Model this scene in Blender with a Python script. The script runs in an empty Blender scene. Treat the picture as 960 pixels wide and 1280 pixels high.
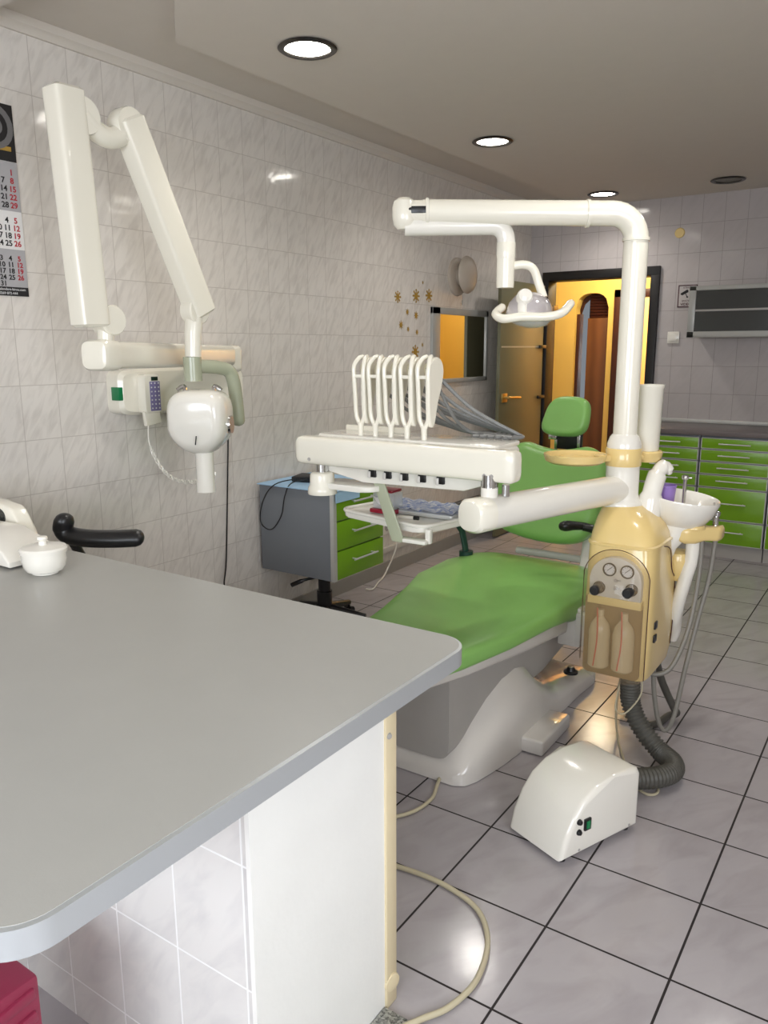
import bpy, bmesh, math, random
from mathutils import Vector, Matrix, Quaternion
random.seed(7)
PI = math.pi
S = bpy.context.scene
COL = S.collection
V = Vector

# ------------------------------------------------------------------ materials
def lin(c):
    return tuple(((v / 12.92) if v <= 0.04045 else ((v + 0.055) / 1.055) ** 2.4) for v in c)
def rgb(r, g, b):
    return lin((r / 255, g / 255, b / 255)) + (1,)
def setp(b, **k):
    for n, v in k.items():
        n = n.replace('_', ' ')
        if n in b.inputs: b.inputs[n].default_value = v
def mat(name, color, rough=0.5, metal=0.0, coat=0.0, var=0.05, scale=12.0, bump=0.0, bscale=60.0, alpha=1.0, trans=0.0, emit=0.0, ecol=None):
    m = bpy.data.materials.new(name); m.use_nodes = True
    nt = m.node_tree; N = nt.nodes; L = nt.links
    b = N['Principled BSDF']
    setp(b, Roughness=rough, Metallic=metal, Coat_Weight=coat, Alpha=alpha, Transmission_Weight=trans)
    tc = N.new('ShaderNodeTexCoord')
    no = N.new('ShaderNodeTexNoise'); no.inputs['Scale'].default_value = scale; no.inputs['Detail'].default_value = 3
    L.new(tc.outputs['Object'], no.inputs['Vector'])
    mx = N.new('ShaderNodeMix'); mx.data_type = 'RGBA'
    mx.inputs['A'].default_value = tuple(v * (1 - var) for v in color[:3]) + (1,)
    mx.inputs['B'].default_value = tuple(min(1, v * (1 + var)) for v in color[:3]) + (1,)
    L.new(no.outputs['Fac'], mx.inputs['Factor']); L.new(mx.outputs['Result'], b.inputs['Base Color'])
    if bump:
        n2 = N.new('ShaderNodeTexNoise'); n2.inputs['Scale'].default_value = bscale
        L.new(tc.outputs['Object'], n2.inputs['Vector'])
        bp = N.new('ShaderNodeBump'); bp.inputs['Strength'].default_value = bump; bp.inputs['Distance'].default_value = 0.01
        L.new(n2.outputs['Fac'], bp.inputs['Height']); L.new(bp.outputs['Normal'], b.inputs['Normal'])
    if emit:
        b.inputs['Emission Color'].default_value = (ecol or color); b.inputs['Emission Strength'].default_value = emit
    return m

def tile_mat(name, axes, origin, w, h, mort, c_tile, c_vein, c_grout, rough=0.12, vein=0.5, wav=0.25, rotv=0.7, vsc=(3.0, 16.0), wsc=9.0):
    """glazed tiles on a plane; axes picks the two world axes, origin one grout crossing"""
    m = bpy.data.materials.new(name); m.use_nodes = True
    nt = m.node_tree; N = nt.nodes; L = nt.links; b = N['Principled BSDF']
    g = N.new('ShaderNodeTexCoord'); sp = N.new('ShaderNodeSeparateXYZ'); L.new(g.outputs['Object'], sp.inputs[0])
    cb = N.new('ShaderNodeCombineXYZ')
    for i, ax in enumerate(axes):
        a = N.new('ShaderNodeMath'); a.operation = 'SUBTRACT'; a.inputs[1].default_value = origin[i]
        L.new(sp.outputs['XYZ'[ax]], a.inputs[0]); L.new(a.outputs[0], cb.inputs[i])
    br = N.new('ShaderNodeTexBrick'); br.offset = 0; br.squash = 1
    for k, v in (('Scale', 1.0), ('Mortar Size', mort), ('Mortar Smooth', 0.15), ('Bias', 0.0), ('Brick Width', w), ('Row Height', h)):
        br.inputs[k].default_value = v
    br.inputs['Color1'].default_value = (0.0, 0, 0, 1); br.inputs['Color2'].default_value = (1, 1, 1, 1)
    br.inputs['Mortar'].default_value = (0.5, 0.5, 0.5, 1)
    L.new(cb.outputs[0], br.inputs['Vector'])
    # veins: stretched noise, shifted per tile
    mp = N.new('ShaderNodeMapping'); mp.inputs['Rotation'].default_value = (0, 0, rotv)
    L.new(cb.outputs[0], mp.inputs['Vector'])
    ms = N.new('ShaderNodeVectorMath'); ms.operation = 'MULTIPLY'; ms.inputs[1].default_value = (vsc[0], vsc[1], 1)
    L.new(mp.outputs[0], ms.inputs[0])
    ad = N.new('ShaderNodeVectorMath'); ad.operation = 'MULTIPLY_ADD'
    L.new(br.outputs['Color'], ad.inputs[0]); ad.inputs[1].default_value = (7, 5, 9); L.new(ms.outputs[0], ad.inputs[2])
    no = N.new('ShaderNodeTexNoise'); no.inputs['Scale'].default_value = 1.6; no.inputs['Detail'].default_value = 4; no.inputs['Distortion'].default_value = 0.6
    L.new(ad.outputs[0], no.inputs['Vector'])
    rp = N.new('ShaderNodeValToRGB'); rp.color_ramp.elements[0].position = 0.44; rp.color_ramp.elements[1].position = 0.68
    L.new(no.outputs['Fac'], rp.inputs[0])
    vm = N.new('ShaderNodeMath'); vm.operation = 'MULTIPLY'; vm.inputs[1].default_value = vein; L.new(rp.outputs[0], vm.inputs[0])
    m1 = N.new('ShaderNodeMix'); m1.data_type = 'RGBA'; m1.inputs['A'].default_value = c_tile; m1.inputs['B'].default_value = c_vein
    L.new(vm.outputs[0], m1.inputs['Factor'])
    m2 = N.new('ShaderNodeMix'); m2.data_type = 'RGBA'; m2.inputs['B'].default_value = c_grout
    L.new(m1.outputs['Result'], m2.inputs['A']); L.new(br.outputs['Fac'], m2.inputs['Factor'])
    L.new(m2.outputs['Result'], b.inputs['Base Color'])
    r = N.new('ShaderNodeMapRange'); r.inputs['To Min'].default_value = rough; r.inputs['To Max'].default_value = 0.8
    L.new(br.outputs['Fac'], r.inputs['Value']); L.new(r.outputs[0], b.inputs['Roughness'])
    # relief: sunk grout and wavy glaze
    wn = N.new('ShaderNodeTexNoise'); wn.inputs['Scale'].default_value = wsc; wn.inputs['Detail'].default_value = 2; L.new(ad.outputs[0], wn.inputs['Vector'])
    wm = N.new('ShaderNodeMath'); wm.operation = 'MULTIPLY'; wm.inputs[1].default_value = wav
    L.new(cb.outputs[0], wn.inputs['Vector']); L.new(wn.outputs['Fac'], wm.inputs[0])
    sb = N.new('ShaderNodeMath'); sb.operation = 'SUBTRACT'; L.new(wm.outputs[0], sb.inputs[0]); L.new(br.outputs['Fac'], sb.inputs[1])
    bp = N.new('ShaderNodeBump'); bp.inputs['Strength'].default_value = 0.35; bp.inputs['Distance'].default_value = 0.004
    L.new(sb.outputs[0], bp.inputs['Height']); L.new(bp.outputs['Normal'], b.inputs['Normal'])
    return m

def speckle_mat(name, c1, c2, scale=220, rough=0.3):
    m = mat(name, c1, rough); nt = m.node_tree; N = nt.nodes; L = nt.links
    v = N.new('ShaderNodeTexVoronoi'); v.inputs['Scale'].default_value = scale
    tc = N.new('ShaderNodeTexCoord'); L.new(tc.outputs['Object'], v.inputs['Vector'])
    rp = N.new('ShaderNodeValToRGB'); rp.color_ramp.elements[0].color = c1; rp.color_ramp.elements[1].color = c2
    sp = N.new('ShaderNodeSeparateColor'); L.new(v.outputs['Color'], sp.inputs[0]); L.new(sp.outputs[0], rp.inputs[0])
    L.new(rp.outputs[0], N['Principled BSDF'].inputs['Base Color'])
    return m

def wave_mat(name, c1, c2, scale=30, rough=0.4, axis='Z'):
    m = mat(name, c1, rough); nt = m.node_tree; N = nt.nodes; L = nt.links
    w = N.new('ShaderNodeTexWave'); w.bands_direction = axis; w.inputs['Scale'].default_value = scale; w.inputs['Distortion'].default_value = 2.0
    tc = N.new('ShaderNodeTexCoord'); L.new(tc.outputs['Object'], w.inputs['Vector'])
    mx = N.new('ShaderNodeMix'); mx.data_type = 'RGBA'; mx.inputs['A'].default_value = c1; mx.inputs['B'].default_value = c2
    L.new(w.outputs['Fac'], mx.inputs['Factor']); L.new(mx.outputs['Result'], N['Principled BSDF'].inputs['Base Color'])
    return m

WALLC = rgb(214, 206, 200)
M = {}
M['tile_left'] = tile_mat('white marbled wall tile left', (1, 2), (1.666, 0.897), 0.152, 0.2035, 0.0014, rgb(226, 220, 213), rgb(198, 191, 184), rgb(190, 182, 174), rough=0.10, vein=0.5, wav=0.6, wsc=13, rotv=0.5, vsc=(26, 6))
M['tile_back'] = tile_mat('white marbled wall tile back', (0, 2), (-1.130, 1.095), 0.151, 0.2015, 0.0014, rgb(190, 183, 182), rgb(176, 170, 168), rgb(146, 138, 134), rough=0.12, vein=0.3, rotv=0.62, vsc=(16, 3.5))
M['tile_near'] = tile_mat('white marbled wall tile', (0, 2), (-1.130, 1.095), 0.151, 0.2015, 0.0014, rgb(226, 218, 211), rgb(196, 190, 184), rgb(172, 165, 158), rough=0.13)
M['tile_right'] = tile_mat('white marbled wall tile right', (1, 2), (1.666, 0.897), 0.152, 0.2035, 0.0014, rgb(226, 218, 211), rgb(196, 190, 184), rgb(172, 165, 158), rough=0.13)
M['tile_base'] = tile_mat('white tile of counter base', (0, 2), (-0.856, 0.098), 0.178, 0.243, 0.0022, rgb(232, 230, 226), rgb(206, 204, 204), rgb(246, 246, 244), rough=0.2, vein=0.5, rotv=0.7, vsc=(14, 4))
M['floor'] = tile_mat('glossy marbled floor tile', (0, 1), (-0.6366, 1.659), 0.305, 0.305, 0.0032, rgb(172, 166, 168), rgb(155, 148, 150), rgb(34, 27, 27), rough=0.15, vein=0.6, wav=0.25, rotv=0.5, vsc=(8, 3), wsc=14)
M['ceil'] = mat('matt white ceiling paint', rgb(212, 204, 194), 0.9, var=0.02, bump=0.05)
M['plaster'] = mat('white painted plaster', rgb(244, 243, 238), 0.5, var=0.05, scale=6, bump=0.05)
M['cream_paint'] = mat('cream painted trim', rgb(222, 206, 170), 0.5)
M['worktop'] = mat('satin grey laminate', rgb(168, 167, 162), 0.34, var=0.03, bump=0.02, bscale=300)
M['silver_edge'] = mat('silver edge band', rgb(196, 200, 202), 0.3, metal=0.55, var=0.02)
M['dark_top'] = mat('dark grey laminate', rgb(112, 104, 104), 0.35, var=0.08, scale=30)
M['white'] = mat('glossy white enamel', rgb(238, 234, 224), 0.16, coat=0.5, var=0.01)
M['cream'] = mat('glossy ivory enamel', rgb(240, 235, 220), 0.18, coat=0.4, var=0.01)
M['shell'] = mat('glossy pale grey shell', rgb(214, 209, 203), 0.14, coat=0.6, var=0.01)
M['under'] = mat('grey painted metal', rgb(172, 168, 163), 0.4)
M['beige'] = mat('aged beige plastic', rgb(232, 204, 138), 0.22, coat=0.4, var=0.04, scale=5)
M['green_seat'] = mat('green vinyl', rgb(134, 186, 100), 0.33, var=0.10, scale=5, bump=0.04, bscale=220)
M['green_dark'] = mat('green vinyl side', rgb(104, 158, 60), 0.36, var=0.08, scale=5)
M['green_front'] = mat('bright green lacquer', rgb(118, 166, 24), 0.28, var=0.03)
M['grey_box'] = mat('grey laminate box', rgb(122, 126, 132), 0.45, var=0.03)
M['alu'] = mat('brushed aluminium', rgb(206, 206, 202), 0.35, metal=0.35, var=0.03)
M['chrome'] = mat('chrome', rgb(205, 205, 205), 0.12, metal=1.0, var=0.0)
M['brass'] = mat('satin brass', rgb(190, 160, 96), 0.3, metal=0.9)
M['black'] = mat('black plastic', rgb(24, 24, 26), 0.32, var=0.1)
M['black_rub'] = mat('black soft rubber', rgb(30, 30, 32), 0.5, var=0.1)
M['dgreen'] = mat('dark green plastic', rgb(26, 62, 54), 0.4)
M['greygreen'] = mat('grey green enamel', rgb(172, 176, 152), 0.25, coat=0.3)
M['hose_dark'] = mat('dark grey corrugated plastic', rgb(78, 76, 70), 0.45)
M['hose_grey'] = mat('grey silicone hose', rgb(128, 124, 116), 0.45)
M['tube_grey'] = mat('grey instrument hose', rgb(120, 120, 118), 0.4)
M['cable_beige'] = mat('beige cable sheath', rgb(190, 180, 152), 0.5)
M['door_black'] = mat('black brown wood', rgb(17, 12, 11), 0.5, var=0.15)
M['brown_wood'] = wave_mat('reddish brown wood', rgb(108, 66, 34), rgb(126, 80, 44), 3, 0.45, 'X')
M['brown_dark'] = mat('dark red brown wood', rgb(72, 34, 24), 0.45)
M['hall_yellow'] = mat('yellow wall paint', rgb(246, 214, 120), 0.8, var=0.02)
M['hall_peach'] = mat('peach wall paint', rgb(252, 226, 178), 0.8, var=0.02)
M['hall_floor'] = mat('brown hall floor', rgb(120, 92, 66), 0.4)
M['leaf'] = mat('smoked olive glass', rgb(112, 110, 84), 0.4, var=0.02)
M['leaf_strip'] = mat('pale reflection strip', rgb(190, 186, 168), 0.3)  # pale tone for the reflection painted on the door leaf
M['mirror'] = mat('mirror silvering', (0.86, 0.86, 0.84, 1), 0.02, metal=1.0, var=0.0)
M['frost'] = mat('dark frosted glass', rgb(52, 54, 52), 0.18, var=0.15, scale=3)
M['purple'] = mat('purple plastic cup', rgb(150, 122, 190), 0.3)
M['blue_paper'] = mat('pale blue paper sheet', rgb(170, 206, 236), 0.7, bump=0.2, bscale=40)
M['red'] = mat('dark red plastic', rgb(150, 20, 44), 0.3)
M['red_box'] = mat('raspberry plastic', rgb(140, 44, 70), 0.4)
M['clear'] = mat('clear plastic', rgb(225, 228, 226), 0.08, alpha=0.42, var=0.0)
M['smoke'] = mat('smoky yellowed plastic cover', rgb(176, 150, 110), 0.08, alpha=0.27, coat=0.6, var=0.02)
M['bottle'] = mat('milky bottle plastic', rgb(228, 208, 168), 0.2, alpha=0.6)
M['redtube'] = mat('pink tube', rgb(196, 96, 74), 0.4)
M['granite'] = speckle_mat('speckled granite', rgb(60, 62, 60), rgb(190, 190, 182))
M['patterned'] = speckle_mat('blue patterned liner paper', rgb(150, 172, 220), rgb(250, 250, 252), 75, 0.6)
M['panel_grey'] = mat('control panel foil', rgb(214, 208, 196), 0.3)
M['keys'] = mat('violet keypad print', rgb(126, 118, 160), 0.4)
M['lcd'] = mat('green black display', rgb(18, 44, 32), 0.2)
M['green_btn'] = mat('green rocker', rgb(10, 120, 70), 0.3)
M['gold'] = mat('gold foil sticker', rgb(176, 142, 60), 0.35, metal=0.3)
M['paper'] = mat('white paper', rgb(224, 222, 220), 0.7)
M['paper_grey'] = mat('grey paper', rgb(170, 168, 170), 0.7)
M['ink'] = mat('black ink', rgb(24, 22, 24), 0.6)
M['ink_grey'] = mat('grey ink', rgb(110, 108, 108), 0.6)
M['ink_red'] = mat('red ink', rgb(176, 28, 44), 0.6)
M['ink_white'] = mat('white ink', rgb(220, 220, 220), 0.6)
M['ink_maroon'] = mat('maroon ink', rgb(78, 40, 48), 0.6)
M['sign'] = mat('white sign plate', rgb(196, 190, 188), 0.5)
M['lamp_glow'] = mat('lit lamp glass', (1, 0.97, 0.9, 1), 0.3, emit=25.0, ecol=(1.0, 0.96, 0.88, 1))
M['lamp_ring'] = mat('dark chrome ring', rgb(70, 66, 62), 0.25, metal=0.8)
M['frame_grey'] = mat('grey metal paint frame', rgb(176, 176, 172), 0.35, metal=0.2)
M['recess'] = mat('brownish recess plastic', rgb(150, 124, 84), 0.5)
M['lamp_off'] = mat('unlit lamp glass', rgb(110, 106, 98), 0.4)
M['reflector'] = mat('silvery lamp reflector', rgb(206, 200, 202), 0.12, metal=0.4, coat=0.5)
M['grey_base'] = mat('grey baseboard', rgb(150, 146, 140), 0.5)
M['trunk'] = mat('off white trunking', rgb(206, 200, 190), 0.5)
M['amber'] = mat('amber glass', rgb(220, 150, 50), 0.2)
M['wallvent'] = mat('ivory vent plastic', rgb(190, 178, 164), 0.45)
M['sky_pane'] = mat('window daylight', (0.85, 0.93, 1, 1), 0.3, emit=2.0, ecol=(0.80, 0.90, 1.0, 1))

# ------------------------------------------------------------------ mesh helpers
def world(o):
    m = o.matrix_basis.copy() if o.type != 'EMPTY' or True else None
    m = Matrix.LocRotScale(o.location, o.rotation_euler, o.scale)
    return world(o.parent) @ o.matrix_parent_inverse @ m if o.parent else m
def smooth(me, ang=38):
    for p in me.polygons: p.use_smooth = True
    me.set_sharp_from_angle(angle=math.radians(ang))
def obj(name, bm, m, parent=None, ang=38):
    bmesh.ops.recalc_face_normals(bm, faces=bm.faces)
    me = bpy.data.meshes.new(name); 
    # put the origin at the centre of the geometry
    c = V((0, 0, 0))
    if parent is not None and len(bm.verts):
        lo = V([min(v.co[i] for v in bm.verts) for i in range(3)]); hi = V([max(v.co[i] for v in bm.verts) for i in range(3)])
        c = (lo + hi) / 2
    bm.to_mesh(me); bm.free()
    o = bpy.data.objects.new(name, me); COL.objects.link(o)
    me.materials.append(M[m] if isinstance(m, str) else m)
    smooth(me, ang)
    if parent is not None:
        o.parent = parent; o.matrix_parent_inverse = world(parent).inverted()
    return o
def thing(name, label, cat, loc=(0, 0, 0), group=None, rz=0):
    o = bpy.data.objects.new(name, None); COL.objects.link(o); o.location = loc; o.rotation_euler = (0, 0, rz)
    o.empty_display_size = 0.1
    o['label'] = label; o['category'] = cat
    if group: o['group'] = group
    return o
def tag(o, label, cat, group=None):
    o['label'] = label; o['category'] = cat
    if group: o['group'] = group
    return o
def struct(name, bm, m, parent=None):
    o = obj(name, bm, m, parent)
    if parent is None: o['kind'] = 'structure'
    return o
def B(): return bmesh.new()
def box(bm, c, s, bev=0.0, R=None, seg=2):
    r = bmesh.ops.create_cube(bm, size=1); vs = r['verts']
    for v in vs: v.co = V((v.co.x * s[0], v.co.y * s[1], v.co.z * s[2]))
    if bev:
        es = {e for v in vs for e in v.link_edges}
        rr = bmesh.ops.bevel(bm, geom=list(es) + vs, offset=bev, segments=seg, affect='EDGES', profile=0.5)
        vs = list({v for f in rr['faces'] for v in f.verts} | {v for v in vs if v.is_valid})
    for v in vs:
        if R is not None: v.co = R @ v.co
        v.co += V(c)
    return bm
def bx(x0, x1, y0, y1, z0, z1, bev=0, seg=2, bm=None):
    bm = bm or B()
    return box(bm, ((x0 + x1) / 2, (y0 + y1) / 2, (z0 + z1) / 2), (abs(x1 - x0), abs(y1 - y0), abs(z1 - z0)), bev, None, seg)
def spline(pts, n=8):
    P = [V(p) for p in pts]; out = []
    for i in range(len(P) - 1):
        p0 = P[i - 1] if i else P[0]; p1 = P[i]; p2 = P[i + 1]; p3 = P[i + 2] if i + 2 < len(P) else P[-1]
        for k in range(n):
            t = k / n
            out.append(0.5 * ((2 * p1) + (-p0 + p2) * t + (2 * p0 - 5 * p1 + 4 * p2 - p3) * t * t + (-p0 + 3 * p1 - 3 * p2 + p3) * t ** 3))
    out.append(P[-1]); return out
def ring_bridge(bm, a, b):
    n = len(a)
    for i in range(n):
        try: bm.faces.new((a[i], a[(i + 1) % n], b[(i + 1) % n], b[i]))
        except ValueError: pass
def tube(bm, pts, r, seg=16, caps=True, flat=1.0, dome=False):
    """tube along a polyline; r a number or a list"""
    P = [V(p) for p in pts]; n = len(P)
    rs = list(r) if isinstance(r, (list, tuple)) else [r] * n
    if dome:
        d0 = (P[0] - P[1]).normalized(); d1 = (P[-1] - P[-2]).normalized()
        pre = [P[0] + d0 * rs[0] * math.sin(a) * 0.8 for a in (1.35, 1.0, 0.6)]; prr = [rs[0] * math.cos(a) for a in (1.35, 1.0, 0.6)]
        post = [P[-1] + d1 * rs[-1] * math.sin(a) * 0.8 for a in (0.6, 1.0, 1.35)]; por = [rs[-1] * math.cos(a) for a in (0.6, 1.0, 1.35)]
        P = pre + P + post; rs = prr + rs + por; n = len(P)
    t0 = (P[1] - P[0]).normalized()
    up = V((0, 0, 1)) if abs(t0.z) < 0.9 else V((0, 1, 0))
    u = (up - t0 * up.dot(t0)).normalized(); prev = None
    for i in range(n):
        t = ((P[min(i + 1, n - 1)] - P[i]).normalized() + (P[i] - P[max(i - 1, 0)]).normalized())
        t = t.normalized() if t.length > 1e-6 else t0
        u = (u - t * u.dot(t)).normalized(); w = t.cross(u)
        ring = [bm.verts.new(P[i] + (u * math.cos(a) * rs[i] + w * math.sin(a) * rs[i] * flat)) for a in (2 * PI * k / seg for k in range(seg))]
        if prev: ring_bridge(bm, prev, ring)
        elif caps: bm.faces.new(ring[::-1])
        prev = ring
    if caps: bm.faces.new(prev)
    return bm
def lathe(bm, prof, c=(0, 0, 0), axis=(0, 0, 1), seg=32):
    """profile of (radius, height) turned about an axis through c"""
    q = V((0, 0, 1)).rotation_difference(V(axis).normalized()); prev = None; c = V(c)
    for r, h in prof:
        if r < 1e-5: ring = [bm.verts.new(c + q @ V((0, 0, h)))]
        else: ring = [bm.verts.new(c + q @ V((r * math.cos(a), r * math.sin(a), h))) for a in (2 * PI * k / seg for k in range(seg))]
        if prev:
            if len(prev) == 1 and len(ring) > 1:
                for i in range(seg): bm.faces.new((prev[0], ring[i], ring[(i + 1) % seg]))
            elif len(ring) == 1 and len(prev) > 1:
                for i in range(seg): bm.faces.new((prev[i], prev[(i + 1) % seg], ring[0]))
            elif len(ring) > 1: ring_bridge(bm, prev, ring)
        prev = ring
    return bm
def cyl(bm, a, b, r, seg=24, r2=None):
    a = V(a); b = V(b); L = (b - a).length
    return lathe(bm, [(0, 0), (r, 0), (r2 if r2 is not None else r, L), (0, L)], a, b - a, seg)
def loft(bm, sts, n=32, caps=True):
    """stations (centre, U, V, exponent): superellipse rings joined"""
    prev = None
    for c, U, W, e in sts:
        c = V(c); U = V(U); W = V(W); ring = []
        for k in range(n):
            a = 2 * PI * (k + 0.5) / n; ca, sa = math.cos(a), math.sin(a)
            ring.append(bm.verts.new(c + U * math.copysign(abs(ca) ** (2 / e), ca) + W * math.copysign(abs(sa) ** (2 / e), sa)))
        if prev: ring_bridge(bm, prev, ring)
        elif caps: bm.faces.new(ring[::-1])
        prev = ring
    if caps: bm.faces.new(prev)
    return bm
def prism(bm, poly, z0, z1, Mx=None, bev=0.0, seg=3):
    Mx = Mx or Matrix.Identity(4)
    a = [bm.verts.new((p[0], p[1], z0)) for p in poly]; b = [bm.verts.new((p[0], p[1], z1)) for p in poly]
    fs = [bm.faces.new(a[::-1]), bm.faces.new(b)]; n = len(poly)
    for i in range(n): fs.append(bm.faces.new((a[i], a[(i + 1) % n], b[(i + 1) % n], b[i])))
    vs = a + b
    if bev:
        es = list({e for f in fs[:2] for e in f.edges})
        r = bmesh.ops.bevel(bm, geom=es, offset=bev, segments=seg, affect='EDGES', profile=0.5)
        vs = list({v for f in r['faces'] for v in f.verts} | {v for v in vs if v.is_valid})
    for v in vs: v.co = Mx @ v.co
    return bm
def rpoly(x0, x1, y0, y1, r, n=8, corners=(1, 1, 1, 1)):
    out = []
    for (cx, cy, a0, k) in ((x1 - r, y1 - r, 0, 0), (x0 + r, y1 - r, 90, 1), (x0 + r, y0 + r, 180, 2), (x1 - r, y0 + r, 270, 3)):
        if corners[k]:
            for i in range(n + 1):
                a = math.radians(a0 + 90 * i / n); out.append((cx + r * math.cos(a), cy + r * math.sin(a)))
        else:
            out.append((x1 if k in (0, 3) else x0, y1 if k in (0, 1) else y0))
    return out
def frame(o, X, Y):
    """matrix with local x along X, y along Y, origin o"""
    X = V(X).normalized(); Y = V(Y).normalized(); Z = X.cross(Y)
    return Matrix(((X.x, Y.x, Z.x, o[0]), (X.y, Y.y, Z.y, o[1]), (X.z, Y.z, Z.z, o[2]), (0, 0, 0, 1)))
def text(bm, s, size, Mx, align='CENTER', depth=0.0004, bold=0.0):
    cu = bpy.data.curves.new('t', 'FONT'); cu.body = s; cu.size = size; cu.align_x = align; cu.align_y = 'CENTER'
    cu.extrude = depth; cu.resolution_u = 3; cu.offset = bold
    o = bpy.data.objects.new('t', cu); COL.objects.link(o)
    dg = bpy.context.evaluated_depsgraph_get(); dg.update()
    me = bpy.data.meshes.new_from_object(o.evaluated_get(dg)); me.transform(Mx); bm.from_mesh(me)
    bpy.data.objects.remove(o); bpy.data.meshes.remove(me); bpy.data.curves.remove(cu)
    return bm
def copy_tree(o, parent=None):
    c = o.copy(); COL.objects.link(c)
    if parent is not None: c.parent = parent
    for ch in list(o.children): copy_tree(ch, c)
    return c

# ------------------------------------------------------------------ the room
XL, XR, YB, YN, ZC = -2.745, 1.35, 6.18, -1.7, 2.50
ZU = 2.565
struct('floor', bx(XL - .1, XR + .1, YN - .1, YB + .12, -.08, 0), 'floor')
struct('wall_left', bx(XL - .1, XL, YN - .1, YB + .12, 0, ZU + .05), 'tile_left')
bm = B(); bx(XR, XR + .1, YN - .1, -.55, 0, ZU + .05, bm=bm); bx(XR, XR + .1, .75, YB + .12, 0, ZU + .05, bm=bm); bx(XR, XR + .1, -.55, .75, 0, .85, bm=bm); bx(XR, XR + .1, -.55, .75, 2.05, ZU + .05, bm=bm)
struct('wall_right', bm, 'tile_right')
w = struct('window_2', bx(XR + .05, XR + .06, -.55, .75, .85, 2.05), 'sky_pane')
bm = B()
for a in (-.52, .1, .72): bx(XR - .01, XR + .05, a - .03, a + .03, .85, 2.05, bm=bm)
for a in (.88, 2.02): bx(XR - .01, XR + .05, -.55, .75, a - .03, a + .03, bm=bm)
obj('window_frame', bm, 'plaster', w)
DX0, DX1, DZ = -2.60, -1.74, 1.985
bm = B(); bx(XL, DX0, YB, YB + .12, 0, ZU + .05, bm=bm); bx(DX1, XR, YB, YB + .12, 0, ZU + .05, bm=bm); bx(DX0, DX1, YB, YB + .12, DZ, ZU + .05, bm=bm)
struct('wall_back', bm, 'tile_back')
bm = B(); WX0, WX1, WZ0, WZ1 = -1.5, 0.9, 0.95, 2.2
bx(XL, WX0, YN - .1, YN, 0, ZU + .05, bm=bm); bx(WX1, XR, YN - .1, YN, 0, ZU + .05, bm=bm)
bx(WX0, WX1, YN - .1, YN, 0, WZ0, bm=bm); bx(WX0, WX1, YN - .1, YN, WZ1, ZU + .05, bm=bm)
struct('wall_front', bm, 'tile_near')
w = struct('window_1', bx(WX0, WX1, YN - .06, YN - .05, WZ0, WZ1), 'sky_pane')
bm = B()
for a in (WX0 + .03, (WX0 + WX1) / 2, WX1 - .03): bx(a - .03, a + .03, YN - .05, YN + .01, WZ0, WZ1, bm=bm)
for a in (WZ0 + .03, WZ1 - .03): bx(WX0, WX1, YN - .05, YN + .01, a - .03, a + .03, bm=bm)
obj('window_frame', bm, 'plaster', w)
# ceiling: the higher slab and a lower panel that carries the lights
struct('ceiling', bx(XL - .1, XR + .1, YN - .1, YB + .12, ZU, ZU + .1), 'ceil')
poly = [(-2.33, YB), (-2.33, 2.13), (-2.31, 2.11), (-1.55, 1.43), (XR, 1.43), (XR, YB)]
struct('ceiling_panel', prism(B(), poly, ZC, ZU), 'ceil')
struct('ceiling_panel', bx(XL, -2.0, YN, 1.61, ZC, ZU), 'ceil')
# crown moulding along the left wall
bm = B(); pr = [(0, 0), (.012, 0), (.02, .014), (.035, .022), (.04, .04), (.04, .048), (0, .048)]
prism(bm, pr, -(YB - 1.61), 0, frame((XL, 1.61, ZU - .048), (1, 0, 0), (0, 0, 1)))
struct('trim_1', bm, 'ceil')
# baseboard and cable trunking on the left wall
struct('baseboard_left', bx(XL, XL + .012, 1.4, YB, 0, .085), 'grey_base')
bm = B(); bx(XL, XL + .022, 3.3, 5.9, .15, .185, .003, bm=bm)
tag(obj('cable_trunking', bm, 'trunk'), 'long off-white cable trunking running low along the left tiled wall', 'trunking')

# ------------------------------------------------------------------ door, hallway
bm = B()
bx(-2.625, DX0 + .03, YB - .03, YB + .14, 0, 1.96, .004, bm=bm); bx(-1.765, -1.70, YB - .03, YB + .14, 0, 1.96, .004, bm=bm)
bx(-2.625, -1.70, YB - .03, YB + .14, 1.957, 2.025, .004, bm=bm)
d = struct('door_1', bm, 'door_black')
# open leaf standing nearly parallel to the left wall
lf = obj('door_leaf', bx(-2.612, -2.585, 5.33, 6.12, 0.012, 1.92, .003), 'leaf', d)
bm = B(); bx(-2.585, -2.5835, 5.35, 6.10, 1.437, 1.447, bm=bm)
obj('reflection_line', bm, 'leaf_strip', lf)  # reflection across the glass, painted in as a thin pale line
bm = B(); tube(bm, spline([(-2.585, 5.40, 1.07), (-2.545, 5.40, 1.07), (-2.535, 5.43, 1.07), (-2.535, 5.60, 1.062)], 5), .009, 12)
obj('door_handle', bm, 'brass', lf)
bm = B(); bx(-2.587, -2.574, 5.365, 5.455, 1.035, 1.10, .003, bm=bm); obj('lock_plate', bm, 'brass', lf)
bm = B(); bx(-2.58, -2.565, 6.02, 6.14, 1.43, 1.455, .002, bm=bm); bx(-2.58, -2.565, 6.02, 6.14, 1.03, 1.055, .002, bm=bm)
obj('hinge', bm, 'black', lf)

HY = 7.35
struct('floor_hall', bx(-3.6, -.9, YB + .12, HY + 1.2, -.08, 0), 'hall_floor')
struct('ceiling_hall', bx(-3.6, -.9, YB + .12, HY + 1.2, 2.45, 2.53), 'hall_yellow')
struct('wall_hall_left', bx(-3.7, -3.6, YB + .12, HY + 1.2, 0, 2.45), 'hall_yellow')
struct('wall_hall_right', bx(-.9, -.8, YB + .12, HY + 1.2, 0, 2.45), 'hall_yellow')
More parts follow.
